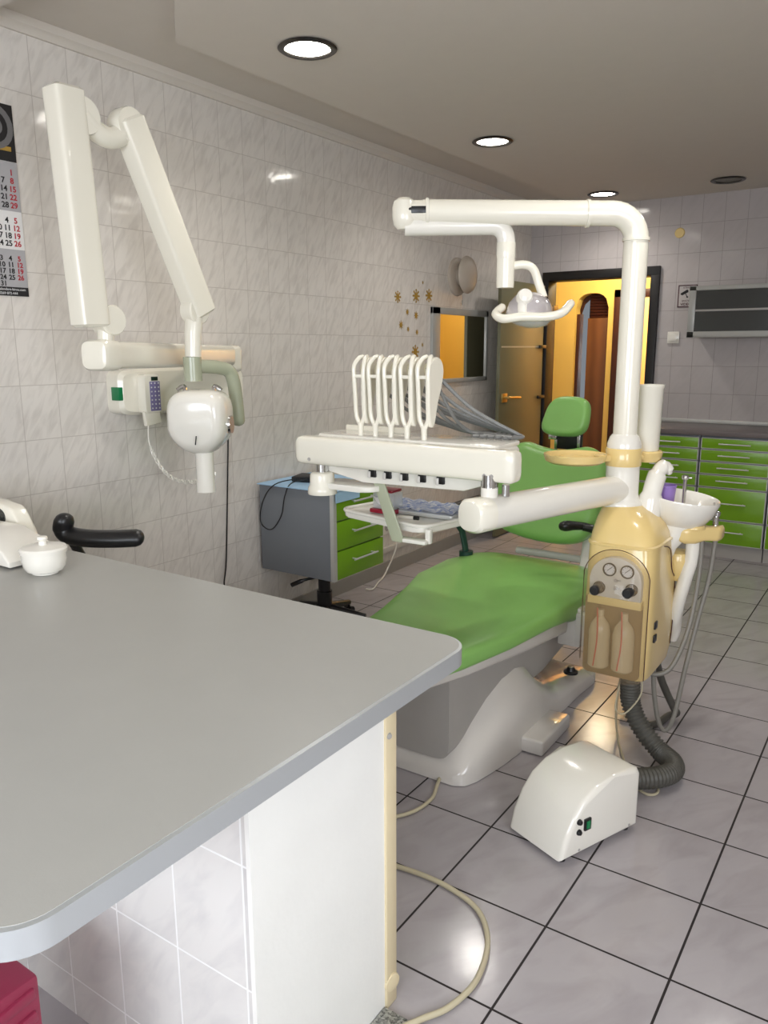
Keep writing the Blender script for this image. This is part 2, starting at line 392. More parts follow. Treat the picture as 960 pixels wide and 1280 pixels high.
# far hallway wall with an arched niche and a doorway
AX0, AX1, AZ = -2.79, -2.475, 1.895       # arch opening
GX0, GX1, GZ = -2.36, -1.85, 1.90      # doorway opening
bm = B(); n = 12; cx = (AX0 + AX1) / 2; ra = (AX1 - AX0) / 2
bx(-3.6, AX0, HY, HY + .12, 0, 2.45, bm=bm); bx(AX1, GX0, HY, HY + .12, 0, 2.45, bm=bm); bx(GX1, -.9, HY, HY + .12, 0, 2.45, bm=bm)
bx(GX0, GX1, HY, HY + .12, GZ, 2.45, bm=bm); bx(AX0, AX1, HY, HY + .12, AZ + .1, 2.45, bm=bm)
Mh = frame((0, HY, 0), (1, 0, 0), (0, 0, 1))
def ah(x): return AZ - .10 + .135 * math.sqrt(max(0, 1 - abs((x - cx) / ra) ** 2.6))
for k in range(n):
    xa = AX0 + (AX1 - AX0) * k / n; xb = AX0 + (AX1 - AX0) * (k + 1) / n
    prism(bm, [(xa, ah(xa)), (xb, ah(xb)), (xb, AZ + .1), (xa, AZ + .1)], -.12, 0, Mh)
struct('wall_hall', bm, 'hall_yellow')
struct('wall_hall_far', bx(-3.6, -.9, HY + 1.1, HY + 1.2, 0, 2.45), 'hall_peach')
# arched doorway contents: brown door, louvre above, glazed strip
a = thing('arched_door', 'brown arched door with dark louvred top seen through the doorway in the yellow hall', 'door', (cx, HY + .08, 0))
obj('door_panel', bx(AX0 + .105, AX1, HY + .05, HY + .08, 0.0, AZ - .19, .003), 'brown_wood', a)
bm = B()
for k in range(9): box(bm, (cx + .055, HY + .1, AZ - .18 + .028 * k), (.205, .03, .022), .002, Matrix.Rotation(.6, 3, 'X'))
obj('louvre', bm, 'brown_dark', a)
bm = B(); prism(bm, [(AX0 + .03, .75), (AX0 + .105, .75), (AX0 + .105, AZ - .02), (AX0 + .06, AZ - .06), (AX0 + .03, AZ - .15)], -.10, -.09, frame((0, HY, 0), (1, 0, 0), (0, 0, 1)))
obj('glass_strip', bm, 'mirror', a)
bm = B(); bx(AX0, AX0 + .03, HY + .04, HY + .11, 0, AZ - .15, .002, bm=bm); obj('door_jamb', bm, 'brown_dark', a)
obj('lower_panel', bx(AX0 + .03, AX0 + .105, HY + .09, HY + .10, 0, .75), 'black', a)
obj('back_board', bx(AX0 - .04, AX1 + .04, HY + .125, HY + .14, 0, AZ + .2), 'brown_dark', a)
bm = B()
bx(GX0 - .06, GX0 + .02, HY - .02, HY + .14, 0, GZ + .05, .004, bm=bm); bx(GX1 - .02, GX1 + .06, HY - .02, HY + .14, 0, GZ + .05, .004, bm=bm); bx(GX0 - .06, GX1 + .06, HY - .02, HY + .14, GZ - .02, GZ + .05, .004, bm=bm)
struct('door_2', bm, 'brown_dark')

# ------------------------------------------------------------------ ceiling downlights
def downlight(x, y, lab, lit=True):
    t = thing('ceiling_downlight', lab, 'ceiling light', (x, y, ZC), 'round recessed downlights in the ceiling panel' if lit else None)
    bm = B(); lathe(bm, [(.080, .0), (.102, -.0005), (.108, -.006), (.100, -.011), (.084, -.010), (.080, -.002), (.080, 0)], (x, y, ZC), seg=40)
    obj('trim_ring', bm, 'lamp_ring', t)
    bm = B(); lathe(bm, [(0, -.002), (.05, -.0025), (.082, -.004), (.082, -.001), (0, -.001)], (x, y, ZC), seg=40)
    obj('lamp_glass', bm, 'lamp_glow' if lit else 'lamp_off', t)
    if lit:
        bm = B()
        for s in (-1, 1): box(bm, (x + s * .02, y, ZC - .006), (.012, .07, .004), .001)
        obj('lamp_tube', bm, 'lamp_glow', t)
        l = bpy.data.lights.new('lamp', 'SPOT'); l.energy = 21; l.spot_size = math.radians(150); l.spot_blend = 0.8; l.shadow_soft_size = .07; l.color = (1, .96, .90)
        lo = bpy.data.objects.new('lamp_light', l); COL.objects.link(lo); lo.location = (x, y, ZC - .02)
        lo.parent = t; lo.matrix_parent_inverse = world(t).inverted()
downlight(-1.975, 2.43, 'largest lit round recessed downlight, at top centre above the delivery bar')
downlight(-2.012, 3.995, 'lit round recessed downlight in the middle of the row of three')
downlight(-2.019, 5.75, 'smallest lit round recessed downlight, just above the bend of the white lamp pole')
downlight(-1.192, 5.75, 'unlit grey round ceiling fitting near the back wall', False)
downlight(-.5, 2.5, 'lit round recessed downlight above the floor at right', True)
downlight(-.5, 4.0, 'lit round recessed downlight above the walkway at right', True)

# daylight through the window behind the camera
l = bpy.data.lights.new('daylight', 'AREA'); l.shape = 'RECTANGLE'; l.size = 2.3; l.size_y = 1.2; l.energy = 58; l.color = (.88, .93, 1)
o = bpy.data.objects.new('daylight', l); COL.objects.link(o); o.location = ((WX0 + WX1) / 2, YN + .04, (WZ0 + WZ1) / 2); o.rotation_euler = (math.radians(90), 0, 0)
l = bpy.data.lights.new('daylight_side', 'AREA'); l.shape = 'RECTANGLE'; l.size = 1.3; l.size_y = 1.2; l.energy = 30; l.color = (.92, .95, 1)
o = bpy.data.objects.new('daylight_side', l); COL.objects.link(o); o.location = (XR - .03, .1, 1.45); o.rotation_euler = (math.radians(90), 0, math.radians(90))
# warm lamps of the hallway
for (x, y, e) in ((-2.2, 6.85, 26), (-1.9, 7.95, 60)):
    l = bpy.data.lights.new('hall_lamp', 'POINT'); l.energy = e; l.shadow_soft_size = .12; l.color = (1, .86, .62)
    o = bpy.data.objects.new('hall_lamp', l); COL.objects.link(o); o.location = (x, y, 2.25)
wd = bpy.data.worlds.new('World'); S.world = wd; wd.use_nodes = True
wd.node_tree.nodes['Background'].inputs[0].default_value = (.8, .88, 1, 1); wd.node_tree.nodes['Background'].inputs[1].default_value = .3

# ------------------------------------------------------------------ things on the left wall
# calendar
t = thing('wall_calendar', 'three-month wall calendar with black picture header, cut by the left edge of the photo', 'calendar', (XL, 1.58, 1.63))
Y0, Y1 = 1.40, 1.733
def cal_sheet(nm, z0, z1, m, p=t): return obj(nm, bx(XL + .001, XL + .004, Y0, Y1, z0, z1), m, p)
cal_sheet('header', 2.082, 2.268, 'ink')
bm = B(); lathe(bm, [(.055, 0), (.075, .001), (.075, 0)], (XL + .0045, 1.655, 2.19), (1, 0, 0), 24); lathe(bm, [(0, 0), (.03, .0015), (.03, 0)], (XL + .0045, 1.66, 2.19), (1, 0, 0), 24)
obj('header_picture', bm, 'ink_grey', t)
obj('gold_band', bx(XL + .004, XL + .005, 1.50, 1.716, 2.115, 2.13), 'gold', t)
months = [(1.874, 2.078, 'paper_grey', 'iulie', [[7, 1], [14, 8], [21, 15], [28, 22], [0, 29]], 0),
          (1.752, 1.872, 'paper', 'septembrie', [], 1), (1.64, 1.75, 'paper_grey', 'octombrie', [], 2)]
def yr(k): return 1.7 - .0335 * k
grids = [
  (1.874, 2.080, 'paper_grey', 'august', [['', 1], [7, 8], [14, 15], [21, 22], [28, 29]]),
  (1.752, 1.872, 'paper', 'septembrie', [[4, 5], [11, 12], [18, 19], [25, 26]]),
  (1.640, 1.750, 'paper_grey', 'octombrie', [[3, 4, 5], [10, 11, 12], [17, 18, 19], [24, 25, 26], [31, '', '']]),
]
# sheets spaced as in the photograph
zs = [(1.864, 2.080), (1.752, 1.864), (1.645, 1.752)]
zs = [(1.915, 2.080), (1.785, 1.915), (1.655, 1.785)]
for gi, ((_, _, pm, nm, rows), (z0, z1)) in enumerate(zip(grids, zs)):
    sh = cal_sheet('month_sheet', z0, z1, pm)
    red = B(); blk = B(); nr = len(rows); top = z1 - (.036 if gi == 0 else .032); dz = .0275 if gi == 0 else (.0262 if nr == 4 else .0218)
    for ri, row in enumerate(rows):
        for ci, v in enumerate(row):
            if v == '': continue
            k = len(row) - 1 - ci
            Mx = frame((XL + .0045, yr(k) + .008, top - dz * ri), (0, 1, 0), (0, 0, 1))
            text(red if k == 0 else blk, str(v), .027 if nr < 5 or gi == 0 else .024, Mx, bold=.0006)
            if k > 0 and ci == 0:
                pass
        for k in range(len(row), 5):
            d = (row[0] if row[0] != '' else 2) - (k - len(row) + 1)
            if d > 0: text(blk, str(d), .027 if nr < 5 or gi == 0 else .024, frame((XL + .0045, yr(k) + .008, top - dz * ri), (0, 1, 0), (0, 0, 1)), bold=.0006)
    text(blk, nm, .017, frame((XL + .0045, 1.60, z1 - .01), (0, 1, 0), (0, 0, 1)))
    obj('red_numbers', red, 'ink_red', sh); obj('numbers', blk, 'ink', sh)
f = cal_sheet('footer', 1.624, 1.655, 'ink')
bm = B(); text(bm, 'calendare-birou.com', .0125, frame((XL + .0045, 1.722, 1.6465), (0, 1, 0), (0, 0, 1)), 'RIGHT'); text(bm, '0269 872-444', .0125, frame((XL + .0045, 1.690, 1.6325), (0, 1, 0), (0, 0, 1)), 'RIGHT'); obj('footer_text', bm, 'ink_white', f)

# round wall vent
t = thing('wall_vent', 'round ivory vent with a stand-off front disc high on the left tiled wall', 'vent', (XL, 4.97, 1.94))
bm = B(); lathe(bm, [(0, .03), (.10, .028), (.125, .018), (.128, 0), (0, 0)], (XL, 4.95, 1.915), (1, 0, 0), 40); obj('back_plate', bm, 'wallvent', t)
bm = B(); lathe(bm, [(.06, .028), (.06, .07)], (XL, 4.95, 1.915), (1, 0, 0), 32); obj('neck', bm, 'wallvent', t)
bm = B(); lathe(bm, [(0, .07), (.11, .07), (.125, .082), (.115, .10), (.07, .12), (0, .126)], (XL, 4.95, 1.925), (1, 0, 0), 40); obj('front_disc', bm, 'wallvent', t)
bm = B(); tube(bm, [(XL + .02, 5.0, 1.82), (XL + .02, 5.0, 1.76)], .002, 6); tube(bm, [(XL + .02, 5.0, 1.76), (XL + .02, 4.995, 1.73)], .005, 8); obj('pull_cord', bm, 'under', t)
# mirror
t = thing('wall_mirror', 'rectangular mirror in a silver frame on the left wall, reflecting the yellow doorway', 'mirror', (XL, 5.01, 1.2))
bm = B(); y0, y1, z0, z1 = 4.60, 5.41, 1.197, 1.703
for a in ((y0, y0 + .10, z0, z1), (y1 - .03, y1, z0, z1), (y0, y1, z1 - .045, z1), (y0, y1, z0, z0 + .03)): bx(XL, XL + .02, a[0], a[1], a[2], a[3], .003, bm=bm)
obj('mirror_frame', bm, 'frame_grey', t); obj('mirror_glass', bx(XL + .004, XL + .010, y0 + .09, y1 - .02, z0 + .02, z1 - .04), 'mirror', t)
# gold snowflake stickers
def flake(y, z, r, lab, arms=8):
    bm = B(); Mx = frame((XL + .001, y, z), (0, 1, 0), (0, 0, 1))
    n = arms * 2; prism(bm, [((r if k % 2 == 0 else r * .42) * math.cos(PI * k / arms), (r if k % 2 == 0 else r * .42) * math.sin(PI * k / arms) * 1.05) for k in range(n)], 0, .001, Mx)
    if r > .03:
        for k in range(arms):
            a = 2 * PI * k / arms; prism(bm, [(r * .85 * math.cos(a) + r * .2 * math.cos(b), r * .85 * math.sin(a) + r * .2 * math.sin(b)) for b in (0, PI / 2, PI, 3 * PI / 2)], 0, .0012, Mx)
    tag(obj('snowflake_sticker', bm, 'gold'), lab, 'sticker', 'gold snowflake stickers on the left wall')
for a in ((4.204, 1.746, .036, 'gold snowflake sticker at the left end of the upper row of three'),
          (4.419, 1.762, .042, 'gold snowflake sticker in the middle of the upper row of three'),
          (4.578, 1.772, .042, 'gold snowflake sticker at the right end of the upper row, nearest the mirror top'),
          (4.50, 1.85, .010, 'tiny gold dot sticker above the upper row of snowflakes'),
          (4.315, 1.659, .022, 'small gold sticker under the gap between the first two large snowflakes'),
          (4.42, 1.640, .028, 'small gold sticker under the middle large snowflake'),
          (4.241, 1.578, .028, 'leftmost small gold sticker in the scatter below'),
          (4.325, 1.553, .018, 'tiny gold sticker right beside the leftmost small one'),
          (4.431, 1.536, .020, 'tiny gold sticker halfway between the two groups of snowflakes'),
          (4.412, 1.411, .044, 'lowest large gold snowflake sticker, just above the instrument loops'),
          (4.50, 1.456, .014, 'tiny gold dot beside the lowest large snowflake')): flake(*a)
# black cable hanging down the wall
bm = B(); tube(bm, spline([(XL + .012, 2.722, 1.30), (XL + .012, 2.70, 1.06), (XL + .012, 2.68, .81), (XL + .014, 2.645, .42), (XL + .02, 2.62, .29), (XL + .05, 2.66, .22), (XL + .06, 2.60, .1), (XL + .05, 2.55, .02)], 6), .0035, 8)
tag(obj('black_cable', bm, 'black'), 'thin black cable hanging straight down the left wall behind the x-ray head', 'cable')
# double socket with white plug cable
t = thing('wall_socket', 'white double socket low on the left wall behind the rolling drawer cabinet', 'socket', (XL, 4.06, .36))
obj('plate', bx(XL, XL + .012, 4.02, 4.10, .27, .43, .004), 'white', t)
for z in (.315, .385):
    bm = B(); lathe(bm, [(0, .0135), (.024, .0135), (.026, .0125), (0, .0125)], (XL, 4.06, z), (1, 0, 0), 20); obj('outlet', bm, 'under', t)
bm = B(); tube(bm, spline([(XL + .02, 4.06, .31), (XL + .06, 4.10, .2), (XL + .04, 4.0, .03), (XL + .08, 3.86, .01), (XL + .13, 3.73, .01), (XL + .10, 3.70, .012)], 6), .005, 8)
tag(obj('white_cable', bm, 'white'), 'white cable running from the low double socket to the floor', 'cable')

# ------------------------------------------------------------------ x-ray unit
X = -2.30
t = thing('xray_unit', 'ivory wall-mounted dental x-ray unit with folded arms and hanging tube head', 'x-ray machine', (XL, 2.45, 1.1))
bm = B(); loft(bm, [((XL, 2.395, 1.262), (0, .355, 0), (0, 0, .095), 8), ((XL + .07, 2.395, 1.262), (0, .355, 0), (0, 0, .095), 8), ((XL + .085, 2.395, 1.262), (0, .34, 0), (0, 0, .082), 8)], 48)
obj('control_box', bm, 'cream', t)
bm = B(); bx(XL + .035, XL + .083, 2.034, 2.06, 1.232, 1.285, .002, bm=bm); obj('power_switch', bm, 'green_btn', t)
HYC = 2.168
bm = B(); loft(bm, [((XL + .08, HYC, 1.255), (0, .044, 0), (0, 0, .080), 8), ((XL + .122, HYC, 1.255), (0, .044, 0), (0, 0, .080), 8), ((XL + .128, HYC, 1.255), (0, .040, 0), (0, 0, .076), 8)], 32)
box(bm, (XL + .115, HYC - .004, 1.158), (.02, .078, .06), .004, Matrix.Rotation(.12, 3, 'X'))
kp = obj('keypad_handset', bm, 'cream', t)
bm = B(); bx(XL + .1275, XL + .1295, HYC - .016, HYC + .036, 1.185, 1.305, .0005, bm=bm); obj('key_foil', bm, 'keys', kp)
obj('display', bx(XL + .1275, XL + .131, HYC - .006, HYC + .026, 1.308, 1.324, .0005), 'lcd', kp)
bm = B()
for r in range(7):
    for yy in (-.008, .010, .028): lathe(bm, [(0, .0012), (.0034, .001), (.0034, 0)], (XL + .1295, HYC + yy, 1.298 - .017 * r), (1, 0, 0), 8)
obj('keys', bm, 'ink_white', kp)
# horizontal extension arm from the wall to the front joint
A0 = V((XL + .10, 2.62, 1.405)); A1 = V((X, 1.70, 1.415)); dirn = (A1 - A0).normalized(); sd = dirn.cross(V((0, 0, 1)))
bm = B(); loft(bm, [(A0, sd * .045, V((0, 0, .045)), 4), (A1, sd * .048, V((0, 0, .048)), 4)], 32); obj('extension_arm', bm, 'cream', t)
bm = B(); E = A1 + dirn * .002
loft(bm, [(E - dirn * .04, sd * .052, V((0, 0, .052)), 4), (E + dirn * .03, sd * .052, V((0, 0, .052)), 4), (E + dirn * .045, sd * .045, V((0, 0, .045)), 4), (E + dirn * .05, sd * .03, V((0, 0, .03)), 4)], 32); obj('end_cap', bm, 'cream', t)
bm = B(); bx(XL, XL + .13, 2.52, 2.70, 1.33, 1.45, .02, 3, bm=bm); obj('wall_bracket', bm, 'cream', t)
# lower (near vertical) arm
def slab_arm(p, q, w, d, side, bm=None):
    p = V(p); q = V(q); bm = bm or B(); ax = (q - p).normalized(); s = V(side); s = (s - ax * s.dot(ax)).normalized(); n = ax.cross(s)
    st = []
    for f, k in ((-.012, .8), (0, 1), (1, 1), (1.012, .8)):
        st.append((p + (q - p) * f, s * w / 2 * (k if k < 1 else 1), n * d / 2 * k, 7))
    return loft(bm, st, 40)
bm = slab_arm((X, 1.665, 1.515), (X - .01, 1.640, 2.225), .105, .085, (0, 1, 0)); obj('lower_arm', bm, 'cream', t)
bm = B(); lathe(bm, [(0, -.035), (.046, -.035), (.05, -.03), (.05, .03), (.046, .035), (0, .035)], (X, 1.735, 1.53), (1, 0, 0), 28); cyl(bm, (X, 1.72, 1.45), (X, 1.725, 1.52), .028); obj('elbow_joint', bm, 'cream', t)
# shoulder between the two arms
bm = B(); tube(bm, spline([(X, 1.69, 2.165), (X, 1.74, 2.125), (X, 1.80, 2.115), (X, 1.87, 2.15)], 6), .035, 16, flat=.9); lathe(bm, [(0, -.03), (.055, -.03), (.058, -.02), (.058, .02), (.055, .03), (0, .03)], (X, 1.685, 2.155), (1, 0, 0), 28); lathe(bm, [(0, -.03), (.055, -.03), (.058, -.02), (.058, .02), (.055, .03), (0, .03)], (X, 1.865, 2.165), (1, 0, 0), 28)
obj('shoulder_joint', bm, 'cream', t)
bm = slab_arm((X, 1.870, 2.185), (X, 2.155, 1.57), .10, .08, (0, 1, .4)); obj('upper_arm', bm, 'cream', t)
bm = B(); lathe(bm, [(0, -.03), (.045, -.03), (.05, -.025), (.05, .025), (.045, .03), (0, .03)], (X, 2.125, 1.575), (1, 0, 0), 28)
tube(bm, [(X, 2.12, 1.55), (X, 2.11, 1.49), (X, 2.105, 1.405)], [.034, .032, .030], 20); obj('wrist_joint', bm, 'cream', t)
# grey green yoke
bm = B(); cyl(bm, (X, 2.10, 1.315), (X, 2.10, 1.405), .034)
yk = spline([(X + .0, 2.12, 1.370), (X + .02, 2.225, 1.362), (X + .03, 2.272, 1.335), (X + .03, 2.292, 1.25), (X + .03, 2.300, 1.15)], 5)
tube(bm, yk, .026, 16, flat=1.1, dome=True); obj('yoke', bm, 'greygreen', t)
bm = B(); c = V((X + .03, 2.100, 1.162)); fy = V((0.5, -.87, 0)); sx = V((.87, .5, 0))
loft(bm, [(c + fy * d, sx * .112 * k, V((0, 0, .122 * k)), 3.6) for d, k in ((.10, .60), (.095, .80), (.075, .94), (.03, 1), (-.05, 1), (-.09, .92), (-.105, .7))], 48)
for v in bm.verts:
    h = v.co.z - c.z
    if h < -.02:
        s = 1 - .42 * min(1, (-h - .02) / .10) ** 1.6
        v.co = c + (v.co - c) * 1; dd = v.co - c; hz = V((dd.x, dd.y, 0)) * s; v.co = c + hz + V((0, 0, dd.z))
hd = obj('tube_head', bm, 'white', t, 50)
bm = B(); lathe(bm, [(0, 0), (.037, 0), (.035, .03), (.034, .10), (.037, .165), (.037, .17), (0, .17)][::1], c + V((0.01, .0, -.10)) , (0, 0, -1), 28); obj('cone', bm, 'white', hd)
bm = B(); box(bm, c + fy * .106 + V((0, 0, -.06)) + sx * .01, (.003, .003, .034), 0, Matrix.Rotation(.2, 3, 'Y')); obj('slot', bm, 'black', hd)
bm = B(); lathe(bm, [(0, 0), (.034, 0), (.034, .02), (0, .02)], c + sx * .10 + V((0, 0, -.01)), sx, 24); obj('pivot', bm, 'chrome', hd)
bm = B()
for s in (-1, 1): tube(bm, spline([c + sx * (.055 * s) + V((0, 0, .115)), c + sx * (.06 * s) + V((0, 0, .135)), c + sx * (.085 * s) + V((0, 0, .12))], 4), .008, 8)
obj('grip', bm, 'chrome', hd)
# coiled cord
bm = B(); path = spline([(XL + .12, 2.14, 1.13), (XL + .13, 2.13, 1.06), (XL + .14, 2.15, .99), (XL + .15, 2.19, .925), (XL + .17, 2.24, .885), (XL + .20, 2.31, .875), (XL + .22, 2.40, .90)], 26)
pts = []
for i, p in enumerate(path):
    k = 0 if i < 30 else min(1, (i - 30) / 10); a = i * 1.9
    pts.append(p + V((math.cos(a), 0, math.sin(a))) * .009 * k)
tube(bm, pts, .0035, 6); obj('coiled_cord', bm, 'white', t)

# ------------------------------------------------------------------ things on the back wall
t = thing('wall_cabinet', 'silver-framed wall cabinet with dark glass flap door hung on the back wall', 'cabinet', (-.7, 6.0, 1.51))
obj('body', bx(-1.40, .15, 5.87, YB, 1.505, 1.84, .003), 'frame_grey', t)
bm = B(); bx(-1.405, -1.36, 5.845, 5.87, 1.50, 1.845, .002, bm=bm); bx(.10, .15, 5.845, 5.87, 1.50, 1.845, .002, bm=bm); bx(-1.405, .15, 5.845, 5.87, 1.50, 1.54, .002, bm=bm); bx(-1.405, .15, 5.845, 5.87, 1.815, 1.845, .002, bm=bm)
df = obj('flap_door', bm, 'frame_grey', t); obj('glass', bx(-1.365, .105, 5.855, 5.866, 1.535, 1.82), 'frost', df); obj('shelf', bx(-1.36, .10, 5.851, 5.856, 1.675, 1.688), 'under', df)
t = thing('camera_sign', 'small white surveillance notice with a camera pictogram beside the wall cabinet', 'sign', (-1.5, YB, 1.73))
obj('plate', bx(-1.565, -1.43, YB - .003, YB - .0005, 1.722, 1.88), 'sign', t)
bm = B()
for a in ((-1.565, -1.558, 1.722, 1.88), (-1.437, -1.43, 1.722, 1.88), (-1.565, -1.43, 1.873, 1.88), (-1.565, -1.43, 1.722, 1.729)): bx(a[0], a[1], YB - .0045, YB - .003, a[2], a[3], bm=bm)
obj('border', bm, 'ink_maroon', t)
bm = B(); Mx = frame((-1.512, YB - .003, 1.825), (1, 0, 0), (0, 0, 1))
prism(bm, [(-.034, -.012), (-.022, -.018), (.018, .002), (.020, .016), (.010, .022), (-.034, -.004)], 0, .0015, Mx); prism(bm, [(-.002, -.006), (.004, -.008), (.016, -.030), (.010, -.032)], 0, .0015, Mx); prism(bm, [(.008, -.026), (.02, -.026), (.02, -.036), (.008, -.036)], 0, .0015, Mx)
obj('camera_pictogram', bm, 'ink', t)
bm = B(); text(bm, 'ATENTIE', .018, frame((-1.497, YB - .0035, 1.86), (1, 0, 0), (0, 0, 1))); text(bm, 'SPATIU', .02, frame((-1.505, YB - .0035, 1.766), (1, 0, 0), (0, 0, 1))); text(bm, 'VIDEO', .026, frame((-1.505, YB - .0035, 1.742), (1, 0, 0), (0, 0, 1)), bold=.0005); obj('lettering', bm, 'ink_maroon', t)
t = thing('light_switch', 'white square light switch on the back wall beside the door frame', 'switch', (-1.577, YB, 1.46))
obj('plate', bx(-1.62, -1.534, YB - .012, YB, 1.462, 1.548, .004), 'white', t); obj('rocker', bx(-1.605, -1.549, YB - .018, YB - .011, 1.477, 1.533, .003), 'white', t)
t = thing('light_switch', 'narrow white switch on the right side of the black door frame', 'switch', (-1.73, YB - .03, 1.0)); obj('plate', bx(-1.745, -1.715, YB - .042, YB - .03, .98, 1.06, .003), 'white', t)
obj('rocker', bx(-1.738, -1.722, YB - .046, YB - .041, .995, 1.045, .001), 'white', t)
bm = B(); lathe(bm, [(0, .008), (.03, .007), (.036, .002), (.036, 0), (0, 0)], (-1.583, YB, 2.248), (0, -1, 0), 28)
tag(obj('blank_cap', bm, 'beige'), 'round yellowed blank cap high on the back wall above the sign', 'cap')

# ------------------------------------------------------------------ back drawer cabinets
CY = 5.66
def drawer_cabinet(x0, x1, lab, left_hidden=False):
    t = thing('drawer_cabinet', lab, 'cabinet', ((x0 + x1) / 2, CY + .25, 0), 'green drawer cabinets under the back worktop')
    obj('body', bx(x0, x1, CY + .02, YB, .10, .84, .002), 'grey_box', t)
    tops = [.835, .758, .680, .585, .495, .265, .095]
    # heights between the grooves, from the worktop down
    tops = [.832, .752, .668, .580, .490, .268, .098]
    for i in range(6):
        z1, z0 = tops[i] - .004, tops[i + 1] + .004
        f = obj('drawer', bx(x0 + .005, x1 - .005, CY, CY + .02, z0, z1, .0015), 'green_front', t)
        bm = B(); w = .003
        bx(x0 + .004, x1 - .004, CY - .0015, CY + .018, z1 - .003, z1 + .001, bm=bm); bx(x0 + .004, x1 - .004, CY - .0015, CY + .018, z0 - .001, z0 + .003, bm=bm)
        bx(x0 + .003, x0 + .009, CY - .0015, CY + .018, z0, z1, bm=bm); bx(x1 - .009, x1 - .003, CY - .0015, CY + .018, z0, z1, bm=bm)
        obj('edge_strip', bm, 'alu', f)
        xm = (x0 + x1) / 2 - .0; zc = z1 - .035 if i < 4 else z1 - (z1 - z0) * .5 + .01
        bm = B(); tube(bm, [(xm - .10, CY - .028, zc), (xm + .10, CY - .028, zc)], .005, 8)
        for s in (-.08, .08): cyl(bm, (xm + s, CY, zc), (xm + s, CY - .028, zc), .004, 8)
        obj('handle', bm, 'alu', f)
    obj('plinth', bx(x0, x1, CY + .03, CY + .05, 0, .095), 'under', t)
drawer_cabinet(-1.665, -1.222, 'left green drawer cabinet, partly hidden behind the white pole and spittoon')
drawer_cabinet(-1.215, -.772, 'middle green drawer cabinet with six drawers, right of the spittoon')
drawer_cabinet(-.765, -.32, 'green drawer cabinet at the right edge, only a sliver in view')
t = thing('back_worktop', 'dark grey laminate worktop along the back wall over the green drawers', 'worktop', (-.9, 5.9, .845))
obj('top', bx(-1.69, 1.3, CY - .025, YB, .845, .88, .004), 'dark_top', t)
obj('wall_strip', bx(-1.66, 1.3, YB - .02, YB, .88, .908, .004), 'alu', t)

# ------------------------------------------------------------------ rolling drawer cabinet on a star base
t = thing('rolling_cabinet', 'grey rolling cabinet with green drawer fronts on a black star base by the left wall', 'cabinet', (-2.46, 3.05, 0))
x0, x1, y0, y1, z0, z1 = -2.72, -2.25, 2.885, 3.31, .325, .765
obj('body', bx(x0, x1 - .02, y0, y1, z0, z1, .003), 'grey_box', t)
for i in range(3):
    a = z0 + (z1 - z0) * i / 3; b = z0 + (z1 - z0) * (i + 1) / 3
    f = obj('drawer', bx(x1 - .02, x1, y0 + .028, y1 - .004, a + .004, b - .004, .001), 'green_front', t)
    bm = B(); ym = (y0 + y1) / 2 + .02; zc = (a + b) / 2 + .015
    tube(bm, [(x1 + .028, ym - .10, zc), (x1 + .028, ym + .10, zc)], .005, 8)
    for s in (-.08, .08): cyl(bm, (x1, ym + s, zc), (x1 + .028, ym + s, zc), .004, 8)
    obj('handle', bm, 'alu', f)
bm = B()
bx(x1 - .021, x1 + .001, y0, y0 + .026, z0, z1, .001, bm=bm)
obj('edge_strip', bm, 'alu', t)
bm = B(); cyl(bm, (-2.46, 3.07, .02), (-2.46, 3.07, .20), .04); cyl(bm, (-2.46, 3.07, .20), (-2.46, 3.07, .26), .032); cyl(bm, (-2.46, 3.07, .26), (-2.46, 3.07, .325), .014); cyl(bm, (-2.46, 3.07, .31), (-2.46, 3.07, .325), .06)
obj('column', bm, 'black', t)
for k in range(5):
    a = 2 * PI * k / 5 + .35; dx, dy = math.cos(a), math.sin(a)
    bm = B(); tube(bm, [(-2.46 + dx * .02, 3.07 + dy * .02, .11), (-2.46 + dx * .22, 3.07 + dy * .22, .075)], [.024, .016], 10); g = obj('leg', bm, 'black', t)
    bm = B(); cyl(bm, (-2.46 + dx * .22 - dy * .022, 3.07 + dy * .22 + dx * .022, .027), (-2.46 + dx * .22 + dy * .022, 3.07 + dy * .22 - dx * .022, .027), .027, 16); cyl(bm, (-2.46 + dx * .22, 3.07 + dy * .22, .03), (-2.46 + dx * .22, 3.07 + dy * .22, .07), .008, 8); obj('caster', bm, 'black', g)
bm = B(); tube(bm, spline([(-2.47, 3.06, .28), (-2.52, 2.98, .27), (-2.58, 2.95, .24)], 5), [.008] * 6 + [.012] * 5, 8); obj('height_lever', bm, 'black', t)
bm = B(); prism(bm, rpoly(x0 - .005, x1 + .012, y0 - .012, y1 + .005, .004), z1 + .001, z1 + .006)
for (yy0, yy1, dz) in ((y0 - .012, y1, 0),):
    bx(x1 + .008, x1 + .012, y0 + .01, y0 + .20, z1 - .05, z1 + .004, bm=bm)
tag(obj('paper_sheet', bm, 'blue_paper'), 'pale blue paper sheet covering the top of the rolling cabinet', 'paper')
t = thing('power_adapter', 'small black flat box with a looping black cord lying on the blue paper', 'adapter', (-2.6, 3.06, z1))
bm = B(); box(bm, (-2.55, 3.08, z1 + .021), (.15, .13, .026), .006, Matrix.Rotation(.3, 3, 'Z')); obj('case', bm, 'black_rub', t)
bm = B(); tube(bm, spline([(-2.50, 3.02, z1 + .03), (-2.52, 2.90, z1 + .02), (-2.53, 2.86, z1 - .04), (-2.56, 2.865, z1 - .14), (-2.63, 2.865, z1 - .22), (-2.70, 2.865, z1 - .19), (-2.68, 2.865, z1 - .08), (-2.60, 2.87, z1 + .012), (-2.54, 2.99, z1 + .03), (-2.46, 3.04, z1 + .035)], 6), .003, 6); obj('cord', bm, 'black', t)

